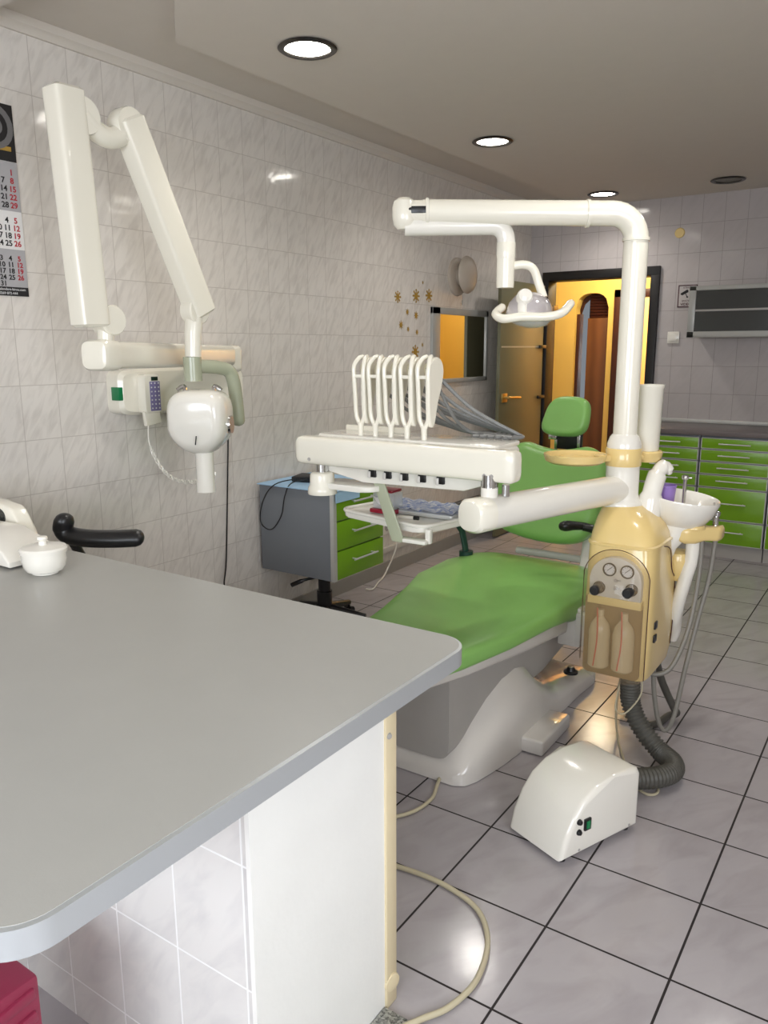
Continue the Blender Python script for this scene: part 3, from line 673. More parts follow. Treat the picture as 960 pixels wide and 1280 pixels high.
# ------------------------------------------------------------------ near counter
CX1, CYF, CYN, CZ = -.697, 1.352, .338, .85
t = thing('reception_worktop', 'large grey counter top with rounded silver edge filling the left foreground', 'worktop', (-1.5, .85, CZ))
pl = rpoly(XL + .002, CX1, CYN, CYF, .07, 10, (1, 0, 0, 1))
pl2 = rpoly(XL + .002, CX1 - .004, CYN + .004, CYF - .004, .066, 10, (1, 0, 0, 1))
bm = prism(B(), pl, CZ - .036, CZ - .0006, None, .009, 4); obj('edge_band', bm, 'silver_edge', t)
obj('top_surface', prism(B(), rpoly(XL + .002, CX1 - .008, CYN + .008, CYF - .003, .062, 10, (1, 0, 0, 1)), CZ - .002, CZ), 'worktop', t)
t = thing('counter_base', 'white tiled counter base with plain white end panel under the grey counter top', 'counter', (-1.6, 1.02, 0))
obj('tiled_body', bx(XL, -.842, .832, 1.245, .0, CZ - .036), 'tile_base', t)
obj('end_panel', bx(-.842, -.832, .828, 1.222, 0, CZ - .036), 'plaster', t)
bm = B(); bx(-.846, -.826, 1.222, 1.262, 0, CZ - .036, .004, bm=bm); ct = obj('corner_trim', bm, 'cream_paint', t)
bm = B(); lathe(bm, [(0, .006), (.006, .005), (.008, 0)], (-.828, 1.232, .655), (1, -.3, 0), 12); obj('screw', bm, 'under', ct)
bm = B(); lathe(bm, [(0, .02), (.02, .016), (.024, 0)], (-.838, 1.243, .06), (1, -.2, 0), 16); obj('pipe_stub', bm, 'cream_paint', ct)
tag(obj('granite_slab', bx(-.83, -.35, .3, 1.218, 0, .012, .002), 'granite'), 'speckled grey granite slab on the floor at the foot of the counter base', 'slab')
# red ribbed box at the lower left
t = thing('storage_box', 'dark red ribbed plastic box under the near edge of the counter', 'box', (-1.25, .45, 0))
bm = B(); bx(-1.40, -1.10, .32, .60, .0, .425, .008, bm=bm)
for k in range(9): box(bm, (-1.10, .46, .04 + .043 * k), (.014, .26, .020), .004, Matrix.Rotation(.12, 3, 'X'))
obj('body', bm, 'red_box', t)

# things on the counter
t = thing('porcelain_jar', 'small white lidded porcelain jar standing on the grey counter', 'jar', (-1.885, 1.165, CZ))
jc = (-1.885, 1.165, CZ)
bm = B(); lathe(bm, [(0, .001), (.034, .001), (.036, .006), (.047, .010), (.054, .022), (.057, .040), (.057, .058), (.052, .060), (.050, .056), (0, .05)], jc, seg=36); obj('jar_body', bm, 'white', t)
bm = B(); lathe(bm, [(.060, .058), (.061, .068), (.057, .073), (.03, .077), (.011, .078), (.010, .088), (.014, .094), (.012, .100), (0, .102)], jc, seg=36); lathe(bm, [(.060, .058), (.02, .06), (0, .06)], jc, seg=36); obj('lid', bm, 'white', t)
t = thing('bench_device', 'white wedge-shaped bench device on the counter at the left edge', 'device', (-2.15, 1.17, CZ))
bm = B(); Mx = frame((-2.16, 1.07, CZ), (0, 0, 1), (1, 0, 0)); 
bm = B(); P = [(-2.5, .857), (-1.985, .857), (-1.981, .872), (-2.01, .898), (-2.14, .932), (-2.5, .925)]
prism(bm, P, -.15, 0, frame((0, 1.12, 0), (1, 0, 0), (0, 0, 1)), .006); obj('housing', bm, 'white', t)
bm = B()
for p in ((-2.40, 1.15), (-2.02, 1.15), (-2.40, 1.24), (-2.02, 1.24)): obj('foot', cyl(B(), (p[0], p[1], CZ), (p[0], p[1], CZ + .008), .012, 12), 'black', t)
t = thing('bench_machine', 'beige machine with dark oval chamber behind the white wedge device', 'device', (-2.52, 1.27, CZ))
bm = B(); P = [(-2.70, -.025), (-2.18, -.025), (-2.195, .01), (-2.235, .075), (-2.255, .087), (-2.34, .095), (-2.70, .10)]
bm = B(); prism(bm, [(a, b) for a, b in P], -.05, 0, frame((0, 1.292, CZ + .03), (1, 0, 0), (0, 0, 1)), .008)
obj('housing', bm, 'cream', t)
bm = B(); loft(bm, [((-2.40, 1.288, CZ + .082), (.125, 0, .0), (0, 0, .036), 2.5), ((-2.40, 1.297, CZ + .082), (.125, 0, .0), (0, 0, .036), 2.5)], 32); obj('chamber_window', bm, 'frost', t)
bm = B(); tube(bm, spline([(-2.47, 1.284, CZ + .07), (-2.40, 1.280, CZ + .09), (-2.32, 1.284, CZ + .11)], 5), .004, 8); obj('chrome_clip', bm, 'chrome', t)
for p in ((-2.66, 1.317), (-2.22, 1.317)): obj('foot', cyl(B(), (p[0], p[1], CZ), (p[0], p[1], CZ + .008), .012, 12), 'black', t)
# chair armrest behind the counter
t = thing('operator_stool', 'black armrest of a stool showing above the far edge of the counter', 'stool', (-2.2, 1.72, 0))
bm = B(); tube(bm, spline([(-2.232, 1.46, .895), (-2.24, 1.46, .868), (-2.225, 1.47, .848), (-2.17, 1.495, .840), (-2.10, 1.54, .838), (-2.04, 1.585, .840)], 8), [.034] * 8 + [.032] * 33, 20, flat=.8, dome=True); obj('armrest', bm, 'black', t)
bm = B(); tube(bm, spline([(-2.23, 1.48, .83), (-2.235, 1.58, .66), (-2.22, 1.76, .49)], 5), .016, 10); obj('arm_support', bm, 'black', t)
bm = B(); lathe(bm, [(0, .47), (.17, .47), (.20, .485), (.205, .51), (.19, .535), (0, .545)], (-2.2, 1.86, 0), seg=32); obj('seat', bm, 'black_rub', t)
bm = B(); cyl(bm, (-2.2, 1.86, .08), (-2.2, 1.86, .47), .028); obj('column', bm, 'black', t)
for k in range(5):
    a = 2 * PI * k / 5; dx, dy = math.cos(a) * .24, math.sin(a) * .24
    bm = B(); tube(bm, [(-2.2, 1.86, .10), (-2.2 + dx, 1.86 + dy, .07)], [.024, .016], 10); g = obj('leg', bm, 'black', t)
    bm = B(); lathe(bm, [(0, .0), (.02, .0), (.026, .02), (.02, .05), (0, .06)], (-2.2 + dx, 1.86 + dy, 0), seg=14); obj('caster', bm, 'black', g)

# ------------------------------------------------------------------ dental chair
t = thing('dental_chair', 'green vinyl dental chair with reclined backrest, headrest and glossy grey base', 'dental chair', (-1.35, 2.7, 0))
# seat cushion: stations along y (left x, right x, top z, thickness)
st = [(1.76, -1.43, -1.18, .50, .03), (1.78, -1.46, -1.15, .512, .06), (1.86, -1.50, -1.12, .52, .075), (2.06, -1.52, -1.085, .515, .085), (2.30, -1.575, -1.045, .507, .085), (2.60, -1.66, -1.02, .50, .09), (2.80, -1.73, -1.012, .50, .12), (2.90, -1.745, -1.012, .50, .17), (3.05, -1.745, -1.03, .505, .18), (3.19, -1.70, -1.06, .505, .16), (3.255, -1.66, -1.10, .495, .12), (3.275, -1.63, -1.13, .485, .07)]
bm = B(); loft(bm, [(((a + b) / 2, y, z - th / 2), ((b - a) / 2, 0, 0), (0, 0, th / 2), 4.5) for y, a, b, z, th in st], 48)
obj('seat', bm, 'green_seat', t, 60)
# backrest: outline in its own plane, leaned back
bu = V((0, .33, .944)).normalized(); bo = V((-1.345, 3.27, .60))
def back_outline():
    pts = [(-.19, .0), (-.08, -.022), (.06, -.028), (.16, -.01), (.215, .04), (.235, .12), (.24, .24), (.236, .31), (.222, .365), (.19, .405), (.14, .42), (.08, .408), (0, .398), (-.08, .410), (-.14, .425), (-.20, .410), (-.235, .365), (-.252, .31), (-.26, .24), (-.255, .12), (-.235, .04)]
    P = spline([(a, b, 0) for a, b in pts + [pts[0]]], 4)[:-1]
    return [(p.x, p.y) for p in P]
def pad(bm, outl, sts, Mx):
    n = len(outl); P = [V((a, b, 0)) for a, b in outl]; prev = None
    nr_ = []
    for i in range(n):
        d = (P[(i + 1) % n] - P[i - 1]).normalized(); nr_.append(V((-d.y, d.x, 0)))
    for z, ins in sts:
        ring = [bm.verts.new(Mx @ (P[i] + nr_[i] * ins + V((0, 0, z)))) for i in range(n)]
        if prev: ring_bridge(bm, prev, ring)
        else: f0 = bm.faces.new(ring[::-1])
        prev = ring
    bm.faces.new(prev); return bm
bm = B(); pad(bm, back_outline(), [(-.045, .02), (-.04, .008), (-.02, 0), (.012, 0), (.028, .006), (.038, .016), (.044, .030), (.046, .05)], frame(bo, (1, 0, 0), bu))
obj('backrest', bm, 'green_seat', t, 60)
bm = B(); prism(bm, [(a * .93, .2 + (b - .2) * .93) for a, b in back_outline()], -.085, -.045, frame(bo, (1, 0, 0), bu), .012, 3); obj('back_shell', bm, 'shell', t)
# headrest
hc = V((-1.335, 3.47, 1.123)); hn = V((.0, -.97, .22)).normalized(); hu = V((0, .22, .97)); hx = V((1, 0, 0))
bm = B(); loft(bm, [(hc + hn * d, hx * .106 * k, hu * .092 * k, 3.2) for d, k in ((-.035, .80), (-.03, .92), (-.01, 1), (.015, 1), (.030, .93), (.036, .84), (.033, .70), (.030, .4))], 40)
for v in bm.verts:
    h = (v.co - hc).dot(hu); v.co.x = hc.x + (v.co.x - hc.x) * (1 - .10 * (h / .09)) + .012 * (h / .09)
obj('headrest', bm, 'green_seat', t, 60)
bm = B(); box(bm, (-1.335, 3.50, 1.02), (.13, .025, .10), .004); obj('headrest_block', bm, 'black', t)
bm = B()
for s in (-1, 1): box(bm, (-1.335 + s * .055, 3.485, 1.01), (.014, .012, .12), .002)
box(bm, (-1.40, 3.47, 1.03), (.04, .02, .03), .004); obj('headrest_bar', bm, 'chrome', t)
# frame under the back and the seat
bm = B(); loft(bm, [((-1.14, 3.25, .40), (.04, 0, 0), (0, .06, 0), 4), ((-1.14, 3.30, .48), (.035, 0, 0), (0, .04, 0), 4), ((-1.15, 3.345, .66), (.03, 0, 0), (0, .02, 0), 4)], 24); obj('back_link', bm, 'shell', t)
bm = B(); tube(bm, [(-1.50, 3.33, .50), (-1.12, 3.33, .50)], .018, 14); obj('cross_tube', bm, 'shell', t)
# seat tray below the cushion
stu = [(1.82, -1.44, -1.16, .44, .02), (2.1, -1.49, -1.10, .425, .03), (2.5, -1.60, -1.06, .40, .05), (2.85, -1.70, -1.05, .375, .07), (3.05, -1.68, -1.06, .36, .06), (3.15, -1.62, -1.10, .37, .03)]
bm = B(); loft(bm, [(((a + b) / 2, y, z), ((b - a) / 2, 0, 0), (0, 0, th), 5) for y, a, b, z, th in stu], 40); obj('seat_pan', bm, 'shell', t)
bm = B(); loft(bm, [((-1.36, 2.10, .25), (.19, 0, 0), (0, 0, .17), 9), ((-1.36, 2.45, .28), (.23, 0, 0), (0, 0, .13), 9), ((-1.36, 2.75, .28), (.25, 0, 0), (0, 0, .11), 9), ((-1.36, 2.98, .29), (.25, 0, 0), (0, 0, .08), 9)], 32); obj('lift_housing', bm, 'under', t)
# base shell
def base_shell():
    bm = B(); st = [(2.095, -1.39, .24, .035), (2.115, -1.385, .27, .075), (2.16, -1.38, .285, .13), (2.23, -1.375, .295, .20), (2.32, -1.365, .30, .265), (2.42, -1.355, .30, .315), (2.51, -1.35, .295, .335), (2.58, -1.345, .29, .32), (2.65, -1.34, .285, .25), (2.74, -1.335, .28, .17), (2.85, -1.33, .28, .12), (3.0, -1.32, .27, .085), (3.15, -1.30, .26, .07), (3.20, -1.29, .24, .05)]
    prev = None; n = 24
    for y, cx_, w, h in st:
        ring = []
        for k in range(n + 1):
            a = PI * k / n; ca, sa = math.cos(a), math.sin(a)
            fl = .035 + (h - .035) * abs(sa) ** .75
            xx = math.copysign(abs(ca) ** .62, ca) * w
            ring.append(bm.verts.new((cx_ + xx, y, fl if 0 < k < n else .004)))
        ring += [bm.verts.new((cx_ - w, y, .003)), bm.verts.new((cx_ + w, y, .003))]
        if prev: ring_bridge(bm, prev, ring)
        else: bm.faces.new(ring[::-1])
        prev = ring
    bm.faces.new(prev); return bm
obj('base', base_shell(), 'shell', t, 60)
bm = B(); box(bm, (-1.03, 2.57, .031), (.11, .27, .058), .010, None, 3); obj('foot_control', bm, 'shell', t)
bm = B(); lathe(bm, [(0, .03), (.014, .028), (.02, .012), (.03, .008), (.03, 0)], (-1.09, 3.0, .095), seg=18); obj('pedal_knob', bm, 'black', t)
# armrests
bm = B(); cyl(bm, (-1.665, 3.13, .49), (-1.665, 3.13, .515), .032); tube(bm, spline([(-1.665, 3.13, .505), (-1.675, 3.12, .58), (-1.69, 3.11, .65), (-1.70, 3.10, .70)], 5), [.020] * 8 + [.026, .030, .034, .037, .040, .042, .044, .044], 14, flat=.6)
ar = obj('armrest_post', bm, 'dgreen', t)
bm = B(); tube(bm, spline([(-1.70, 3.0, .715), (-1.70, 3.15, .718), (-1.70, 3.32, .715)], 5), .03, 14, flat=.9, dome=True)
bm2 = bm; obj('armrest_pad', bm2, 'black', ar)
bm = B(); tube(bm, spline([(-1.185, 3.08, .700), (-1.15, 3.10, .703), (-1.10, 3.13, .700)], 5), [.020, .022, .023, .023, .022, .020, .019, .018, .017, .016, .016], 14, dome=True); tube(bm, spline([(-1.11, 3.12, .70), (-1.06, 3.14, .68), (-1.04, 3.15, .60), (-1.05, 3.15, .46)], 5), .018, 12); obj('armrest', bm, 'black', t)
# bracket to the water unit
bm = B(); box(bm, (-1.045, 2.86, .36), (.09, .06, .16), .006); box(bm, (-.965, 2.84, .36), (.10, .05, .13), .006); br = obj('unit_bracket', bm, 'shell', t)
for z in (.40, .325):
    bm = B(); lathe(bm, [(0, 0), (.006, 0), (.006, .012), (.013, .013), (.013, .026), (0, .028)], (-.965, 2.815, z), (0.5, -1, 0), 12); obj('clamp_screw', bm, 'black', br)

# ------------------------------------------------------------------ water unit (column body)
t = thing('water_unit', 'aged beige dental unit body with gauges and smoky cover below the white column', 'dental unit', (-.78, 2.72, .32))
def body_shell():
    bm = B()
    # ring stations in z: centre x, centre y, half x, half y, exponent
    st = [(.300, -.785, 2.75, .098, .15, 7), (.305, -.785, 2.75, .108, .17, 7), (.36, -.786, 2.745, .117, .178, 8), (.55, -.786, 2.745, .119, .180, 8), (.62, -.786, 2.735, .119, .170, 7), (.68, -.787, 2.722, .119, .155, 6), (.77, -.790, 2.72, .118, .146, 5), (.80, -.794, 2.722, .115, .138, 4), (.83, -.800, 2.726, .107, .125, 3.4), (.852, -.808, 2.730, .097, .112, 3), (.870, -.816, 2.735, .085, .098, 2.6), (.884, -.826, 2.74, .072, .082, 2.2), (.895, -.836, 2.742, .064, .068, 2)]
    loft(bm, [((cx_, cy_, z), (hx_, 0, 0), (0, hy_, 0), e) for z, cx_, cy_, hx_, hy_, e in st], 56)
    return bm
bs = obj('body', body_shell(), 'beige', t, 50)
bm = B(); loft(bm, [((-.790, 2.72, z), (h, 0, 0), (0, h + .028, 0), 5) for z, h in ((.768, .116), (.771, .1225), (.778, .1225), (.781, .115))], 56, caps=False); obj('shoulder_rim', bm, 'beige', t)
# dark recess lip, gauge panel, bottles, cover on the front
FY = 2.575
def cover_x(u): return -.791 + .113 * u
bm = B(); grid = []; nu, nv = 24, 18
def ztop(u): return .655 + .108 * math.sqrt(max(0, 1 - u * u * .97))
def zbot(u): return .302 + .045 * max(0, -u) ** 3 + .012 * max(0, u) ** 4
for j in range(nv + 1):
    row = []
    for i in range(nu + 1):
        u = -1 + 2 * i / nu; s = j / nv; z = zbot(u) + (ztop(u) - zbot(u)) * s
        dep_ = .084 * (1 - abs(u) ** 3.2) ** .5 * (min(1, (1 - s) * 3.0 + .04) ** .5) * (min(1, s * 8 + .25) ** .5)
        row.append(bm.verts.new((cover_x(u), FY - dep_, z)))
    grid.append(row)
for j in range(nv):
    for i in range(nu): bm.faces.new((grid[j][i], grid[j][i + 1], grid[j + 1][i + 1], grid[j + 1][i]))
cv = obj('smoky_cover', bm, 'smoke', t, 60)
bm = B(); pts = [V((cover_x(-1 + 2 * i / 40), FY - .001, ztop(-1 + 2 * i / 40))) for i in range(41)]; tube(bm, [V((cover_x(-1), FY - .001, .35))] + pts + [V((cover_x(1), FY - .001, .315))], .0016, 6); obj('cover_seam', bm, 'brown_dark', cv)
bm = B(); Mx = frame((-.785, FY - .030, 0), (1, 0, 0), (0, 0, 1))
pp = [(-.088, .590), (.088, .590), (.088, .665)] + [(.088 * math.cos(a), .665 + .078 * math.sin(a)) for a in [PI * k / 12 for k in range(1, 12)]] + [(-.088, .665)]
prism(bm, pp, -.03, 0, Mx, .003, 2); gp = obj('gauge_panel', bm, 'panel_grey', t)
bm = B(); prism(bm, [(-.092, .572), (.092, .572), (.092, .60), (-.092, .60)], -.03, .004, Mx, .003, 2); obj('panel_lip', bm, 'beige', gp)
GYF = FY - .032
for gx in (-.805, -.745):
    bm = B(); lathe(bm, [(.019, 0), (.023, .004), (.023, .009), (.019, .009), (.019, .003)], (gx, GYF + .004, .700), (0, -1, 0), 28); g = obj('gauge', bm, 'black', gp)
    bm = B(); lathe(bm, [(0, .004), (.019, .004), (.019, .002), (0, .002)], (gx, GYF + .004, .700), (0, -1, 0), 24); obj('dial', bm, 'paper', g)
    bm = B(); box(bm, (gx, GYF - .001, .702), (.022, .001, .0018), 0, Matrix.Rotation(-.7, 3, 'Y')); 
    for k in range(9):
        a = PI * (-.25 + 1.5 * k / 8); box(bm, (gx + .0155 * math.cos(a), GYF - .0008, .700 + .0155 * math.sin(a)), (.0035, .0006, .0010), 0, Matrix.Rotation(-a, 3, 'Y'))
    obj('needle', bm, 'ink', g)
for gx, gz in ((-.838, .632), (-.728, .640)):
    bm = B(); lathe(bm, [(0, 0), (.019, 0), (.021, .004), (.021, .012), (.0165, .014), (.017, .056), (.013, .062), (0, .062)], (gx, GYF + .006, gz), (0, -1, 0), 20); obj('knob', bm, 'black_rub', gp)
for gx, gz in ((-.782, .665), (-.782, .637)):
    bm = B(); lathe(bm, [(0, .006), (.006, .006), (.007, 0)], (gx, GYF, gz), (0, -1, 0), 12); box(bm, (gx + .011, GYF - .001, gz), (.010, .002, .004), 0); obj('screw', bm, 'under', gp)
obj('recess_panel', prism(B(), rpoly(-.890, -.692, .312, .60, .02, 4), -.006, 0, frame((0, FY - .012, 0), (1, 0, 0), (0, 0, 1))), 'recess', t)
for bxx in (-.828, -.745):
    bm = B(); lathe(bm, [(0, .0), (.032, 0), (.037, .006), (.037, .13), (.031, .155), (.016, .175), (.012, .18), (.012, .205), (0, .205)], (bxx, FY - .032, .350), seg=24); b_ = obj('bottle', bm, 'bottle', t)
    bm = B(); tube(bm, spline([(bxx, FY - .068, .57), (bxx + .004, FY - .069, .46), (bxx - .006, FY - .068, .36)], 5), .0025, 6); obj('suction_tube', bm, 'redtube', b_)
for z in (.50, .452):
    bm = B(); box(bm, (-.668, 2.64, z), (.010, .030, .026), .002); obj('rocker_switch', bm, 'black', t)
# dark seam on the side
bm = B(); tube(bm, spline([(-.672, 2.70, .766), (-.667, 2.77, .74), (-.667, 2.81, .66), (-.667, 2.85, .625), (-.667, 2.87, .60), (-.667, 2.875, .45), (-.669, 2.868, .36)], 6), .0018, 6); obj('side_seam', bm, 'brown_dark', t)
# small beige boss behind
bm = B(); loft(bm, [((-.665, 2.895, z), (a, 0, 0), (0, a * 1.3, 0), 2.4) for z, a in ((.60, .02), (.63, .038), (.68, .042), (.705, .035), (.712, .02))], 28); obj('rear_boss', bm, 'beige', t)
bm = B(); tube(bm, [(-.90, 2.86, .42), (-.90, 2.84, .33)], .05, 20, dome=True); obj('side_housing', bm, 'shell', t)
# column
bm = B(); px_, py_ = -.842, 2.742
lathe(bm, [(0, .885), (.074, .885), (.076, .893), (.072, .903), (.064, .91), (.060, .918), (.0575, .93), (.0575, 1.028), (0, 1.028)], (px_, py_, 0), seg=40); obj('column', bm, 'white', t)
# beige collar with tray ring
bm = B(); lathe(bm, [(0, 1.028), (.061, 1.028), (.062, 1.032), (.062, 1.086), (.059, 1.09), (0, 1.09)], (px_, py_, 0), seg=36)
cl = obj('collar', bm, 'beige', t)
bm = B(); rc = V((-.975, 2.625, 0)); lathe(bm, [(0, 1.040), (.088, 1.040), (.102, 1.048), (.108, 1.066), (.108, 1.072), (.102, 1.072), (.094, 1.054), (0, 1.050)], rc, seg=40)
for v in bm.verts: pass
box(bm, (-.895, 2.695, 1.055), (.06, .05, .022), .006, Matrix.Rotation(math.atan2(.117, .133), 3, 'Z')); obj('cup_tray', bm, 'beige', cl)
bm = B(); lathe(bm, [(0, 1.03), (.04, 1.035), (.052, 1.05), (.055, 1.07), (.048, 1.075), (0, 1.07)], (-.788, 2.835, 0), seg=28); box(bm, (-.81, 2.795, 1.055), (.05, .04, .02), .005, Matrix.Rotation(-1.0, 3, 'Z')); obj('dispenser_base', bm, 'beige', cl)
bm = B(); lathe(bm, [(0, 1.072), (.036, 1.072), (.040, 1.08), (.044, 1.292), (.047, 1.296), (.047, 1.306), (.043, 1.306), (.038, 1.12), (0, 1.11)], (-.788, 2.835, 0), seg=32)
tag(obj('cup_dispenser', bm, 'cream'), 'tall ivory cup dispenser tube just right of the white pole', 'dispenser')

# ------------------------------------------------------------------ operating light on its pole
t = thing('operating_light', 'ivory overhead dental light with bent pole arm and U-shaped handle', 'lamp', (px_, py_, 1.09))
J = V((-1.49, 2.325, 1.877)); top = V((px_, py_, 1.868)); ad_ = (J - top); ad_.z = 0; au = ad_.normalized()
R_ = .085; arcp = [top + V((0, 0, -R_)) + au * R_ + V((0, 0, 1)) * R_ * math.sin(a) - au * R_ * math.cos(a) for a in [PI / 2 * k / 8 for k in range(9)]]
bm = B(); tube(bm, [V((px_, py_, 1.10))] + arcp + [J - au * .06], .0405, 28); 
pl_ = obj('pole', bm, 'cream', t)
bm = B(); lathe(bm, [(0, 1.09), (.058, 1.09), (.058, 1.105), (.050, 1.128), (.042, 1.138), (0, 1.14)], (px_, py_, 0), seg=32)
obj('pole_socket', bm, 'white', pl_)
bm = B()
for c_, ax in ((V((px_, py_, 1.785)), V((0, 0, 1))), (top + au * .165, au), (J - au * .075, au)):
    obj('collar_ring', lathe(B(), [(.038, -.006), (.045, -.005), (.045, .005), (.038, .006)], c_, ax, 28), 'cream', pl_)
bm = B(); lathe(bm, [(0, -.058), (.024, -.055), (.037, -.042), (.041, -.02), (.041, .015), (.036, .034), (.022, .044), (0, .046)], J, (0, 0, 1), 28)
cyl(bm, J + V((0, 0, 0)), J - au * .09, .038, 24)
jt = obj('elbow_joint', bm, 'cream', t)
bm = B(); cyl(bm, J - au * .075 + V((-.02, .025, 0)) * 0 + V((.0, -.037, .004)) , J - au * .03 + V((0, -.037, .004)), .008, 10); box(bm, J - au * .055 + V((.012, -.034, .002)), (.050, .012, .022), .002, Matrix.Rotation(math.atan2(-au.y, -au.x), 3, 'Z')); obj('joint_slot', bm, 'black', jt)
# second arm going back and dropping
K = V((-1.212, 2.525, 1.836)); J2 = V((J.x, J.y, 1.832)); e1 = (K - J2).normalized()
bm = B(); r2 = .05; arc2 = [K - e1 * r2 + V((0, 0, -r2)) + e1 * r2 * math.sin(a) + V((0, 0, 1)) * r2 * math.cos(a) for a in [PI / 2 * k / 6 for k in range(7)]]
tube(bm, [J2 + e1 * .0] + arc2 + [arc2[-1] + V((0, 0, -.05))], .031, 22); obj('second_arm', bm, 'white', t)
dp = arc2[-1]; zz = dp.z
bm = B(); lathe(bm, [(0, 0), (.030, 0), (.032, .01), (.032, .05), (.029, .055), (0, .055)], (dp.x, dp.y, 1.728), seg=24); lathe(bm, [(0, 0), (.029, 0), (.030, .01), (.030, .095), (0, .095)], (dp.x, dp.y, 1.633), seg=24); obj('drop_tube', bm, 'cream', t)
h0 = V((dp.x, dp.y, 1.705)); sv = V((.827, .562, 0))   # image-right direction
fw = V((-.562, .827, 0))
yp = [h0 + sv * .02, h0 + sv * .065 + V((0, 0, .004)), h0 + sv * .095 + V((0, 0, -.012)), h0 + sv * .115 + V((0, 0, -.06)), h0 + sv * .130 + V((0, 0, -.105)) - fw * .01]
bm = B(); tube(bm, spline(yp, 6), .0145, 14); tube(bm, [h0 + sv * .130 + V((0, 0, -.112)) - fw * .01, h0 + sv * .065 + V((0, 0, -.115)) - fw * .045], .013, 12, dome=True); obj('yoke', bm, 'cream', t)
# pivot arm and reflector head
pc = h0 + sv * .058 + V((0, 0, -.105)) - fw * .055
bm = B(); lathe(bm, [(0, .02), (.022, .018), (.027, .008), (.027, -.015), (0, -.02)], pc, -fw + V((0, 0, .3)), 24)
tube(bm, spline([pc, pc + sv * -.004 + V((0, 0, -.03)), pc + sv * -.002 + V((0, 0, -.075)) - fw * .01], 5), [.024] * 4 + [.019] * 7, 14); obj('pivot', bm, 'white', t)
rc_ = h0 + sv * .085 + V((0, 0, -.150)) + fw * .0
bm = B(); rx = V((.0, -.0, -1)); lathe(bm, [(0, .078), (.03, .074), (.058, .058), (.074, .033), (.080, 0), (.080, -.006), (.076, -.006), (.072, 0), (.05, .05), (0, .068)], rc_ + V((0, 0, -.012)), V((.1, .1, 1)), 40)
obj('reflector', bm, 'reflector', t)
bm = B(); lathe(bm, [(.078, -.006), (.066, -.026), (.04, -.038), (0, -.044), (0, -.041), (.038, -.035), (.063, -.024), (.075, -.006)], rc_ + V((0, 0, -.012)), V((.1, .1, 1)), 40)
gl = obj('front_glass', bm, 'clear', t)
bm = B(); lathe(bm, [(0, 0), (.010, 0), (.010, .012), (0, .015)], rc_ + sv * .084 + V((0, 0, .01)), sv, 12); obj('bulb_cap', bm, 'amber', t)
hc_ = rc_ + V((0, 0, -.020)) - fw * .075
hp = [hc_ - sv * .090 + fw * .10 + V((0, 0, .035)), hc_ - sv * .118 + fw * .05 + V((0, 0, .012)), hc_ - sv * .10 + V((0, 0, -.006)), hc_ - sv * .04 - fw * .008, hc_ + sv * .04 - fw * .008, hc_ + sv * .095 + V((0, 0, .012)), hc_ + sv * .135 + fw * .05 + V((0, 0, .045))]
bm = B(); tube(bm, spline(hp, 7), .0145, 14, dome=True); box(bm, hc_ - fw * .004 - sv * .02, (.06, .02, .028), .006, Matrix.Rotation(math.atan2(sv.y, sv.x), 3, 'Z')); hb = obj('handle_bar', bm, 'cream', t)
bm = B()
for s in (-.034, -.008): cyl(bm, hc_ - fw * .010 + sv * s, hc_ - fw * .0165 + sv * s, .0035, 10)
obj('screw', bm, 'black', hb)

# ------------------------------------------------------------------ delivery arm and instrument console
t = thing('delivery_console', 'white instrument delivery bar on a swing arm with five loop holders', 'dental console', (-1.4, 2.15, .9))
za = .945; ae = V((-1.048, 2.085, za)); ac = V((px_, py_, za)); ax_ = (ae - ac).normalized(); as_ = V((-ax_.y, ax_.x, 0))
bm = B(); loft(bm, [(ac + ax_ * .03, as_ * .050, V((0, 0, .050)), 2), (ac + ax_ * .30, as_ * .051, V((0, 0, .050)), 2.2), (ae, as_ * .053, V((0, 0, .050)), 2.6)], 36)
obj('swing_arm', bm, 'white', t)
bm = B(); loft(bm, [(ae - ax_ * .002, as_ * .0535, V((0, 0, .051)), 2.6), (ae + ax_ * .055, as_ * .054, V((0, 0, .051)), 2.8), (ae + ax_ * .066, as_ * .046, V((0, 0, .044)), 2.8), (ae + ax_ * .070, as_ * .03, V((0, 0, .03)), 2.8)], 36); obj('arm_end_cap', bm, 'cream', t)
pp_ = V((-1.047, 2.11, 0))
bm = B(); cyl(bm, pp_ + V((0, 0, .96)), pp_ + V((0, 0, 1.022)), .026, 24); obj('pivot_sleeve', bm, 'white', t)
bm = B(); cyl(bm, pp_ + V((0, 0, 1.02)), pp_ + V((0, 0, 1.06)), .023, 20); cyl(bm, pp_ + V((-.035, .03, .93)), pp_ + V((-.035, .03, 1.04)), .009, 12); cyl(bm, pp_ + V((.04, .03, .995)), pp_ + V((.04, .03, 1.03)), .012, 12); obj('pivot_pin', bm, 'chrome', t)
# the bar, x from -1.80 to -0.96
bm = B(); zb = 1.087; yb = 2.13
def barst(x, k, zc): return ((x, yb, zc), (0, .036 * k, 0), (0, 0, .049 * k), 4.6)
loft(bm, [barst(-1.805, .6, zb), barst(-1.802, .8, zb), barst(-1.790, .95, zb), barst(-1.775, 1, zb), barst(-1.0, 1, zb), barst(-.985, .96, zb)], 44)
obj('front_bar', bm, 'cream', t, 50)
bm = B(); loft(bm, [barst(-.998, 1.015, zb), barst(-.978, 1.0, zb), barst(-.968, .88, zb), barst(-.964, .6, zb)], 44); obj('bar_end_cap', bm, 'cream', t, 50)
bm = B()
for xx, zz_ in ((-1.735, 1.058), (-1.058, 1.058), (-1.034, 1.058)): lathe(bm, [(0, .002), (.004, .002), (.0055, .003), (.0065, 0)], (xx, yb - .0355, zz_), (0, -1, 0), 14)
obj('screw', bm, 'under', t)
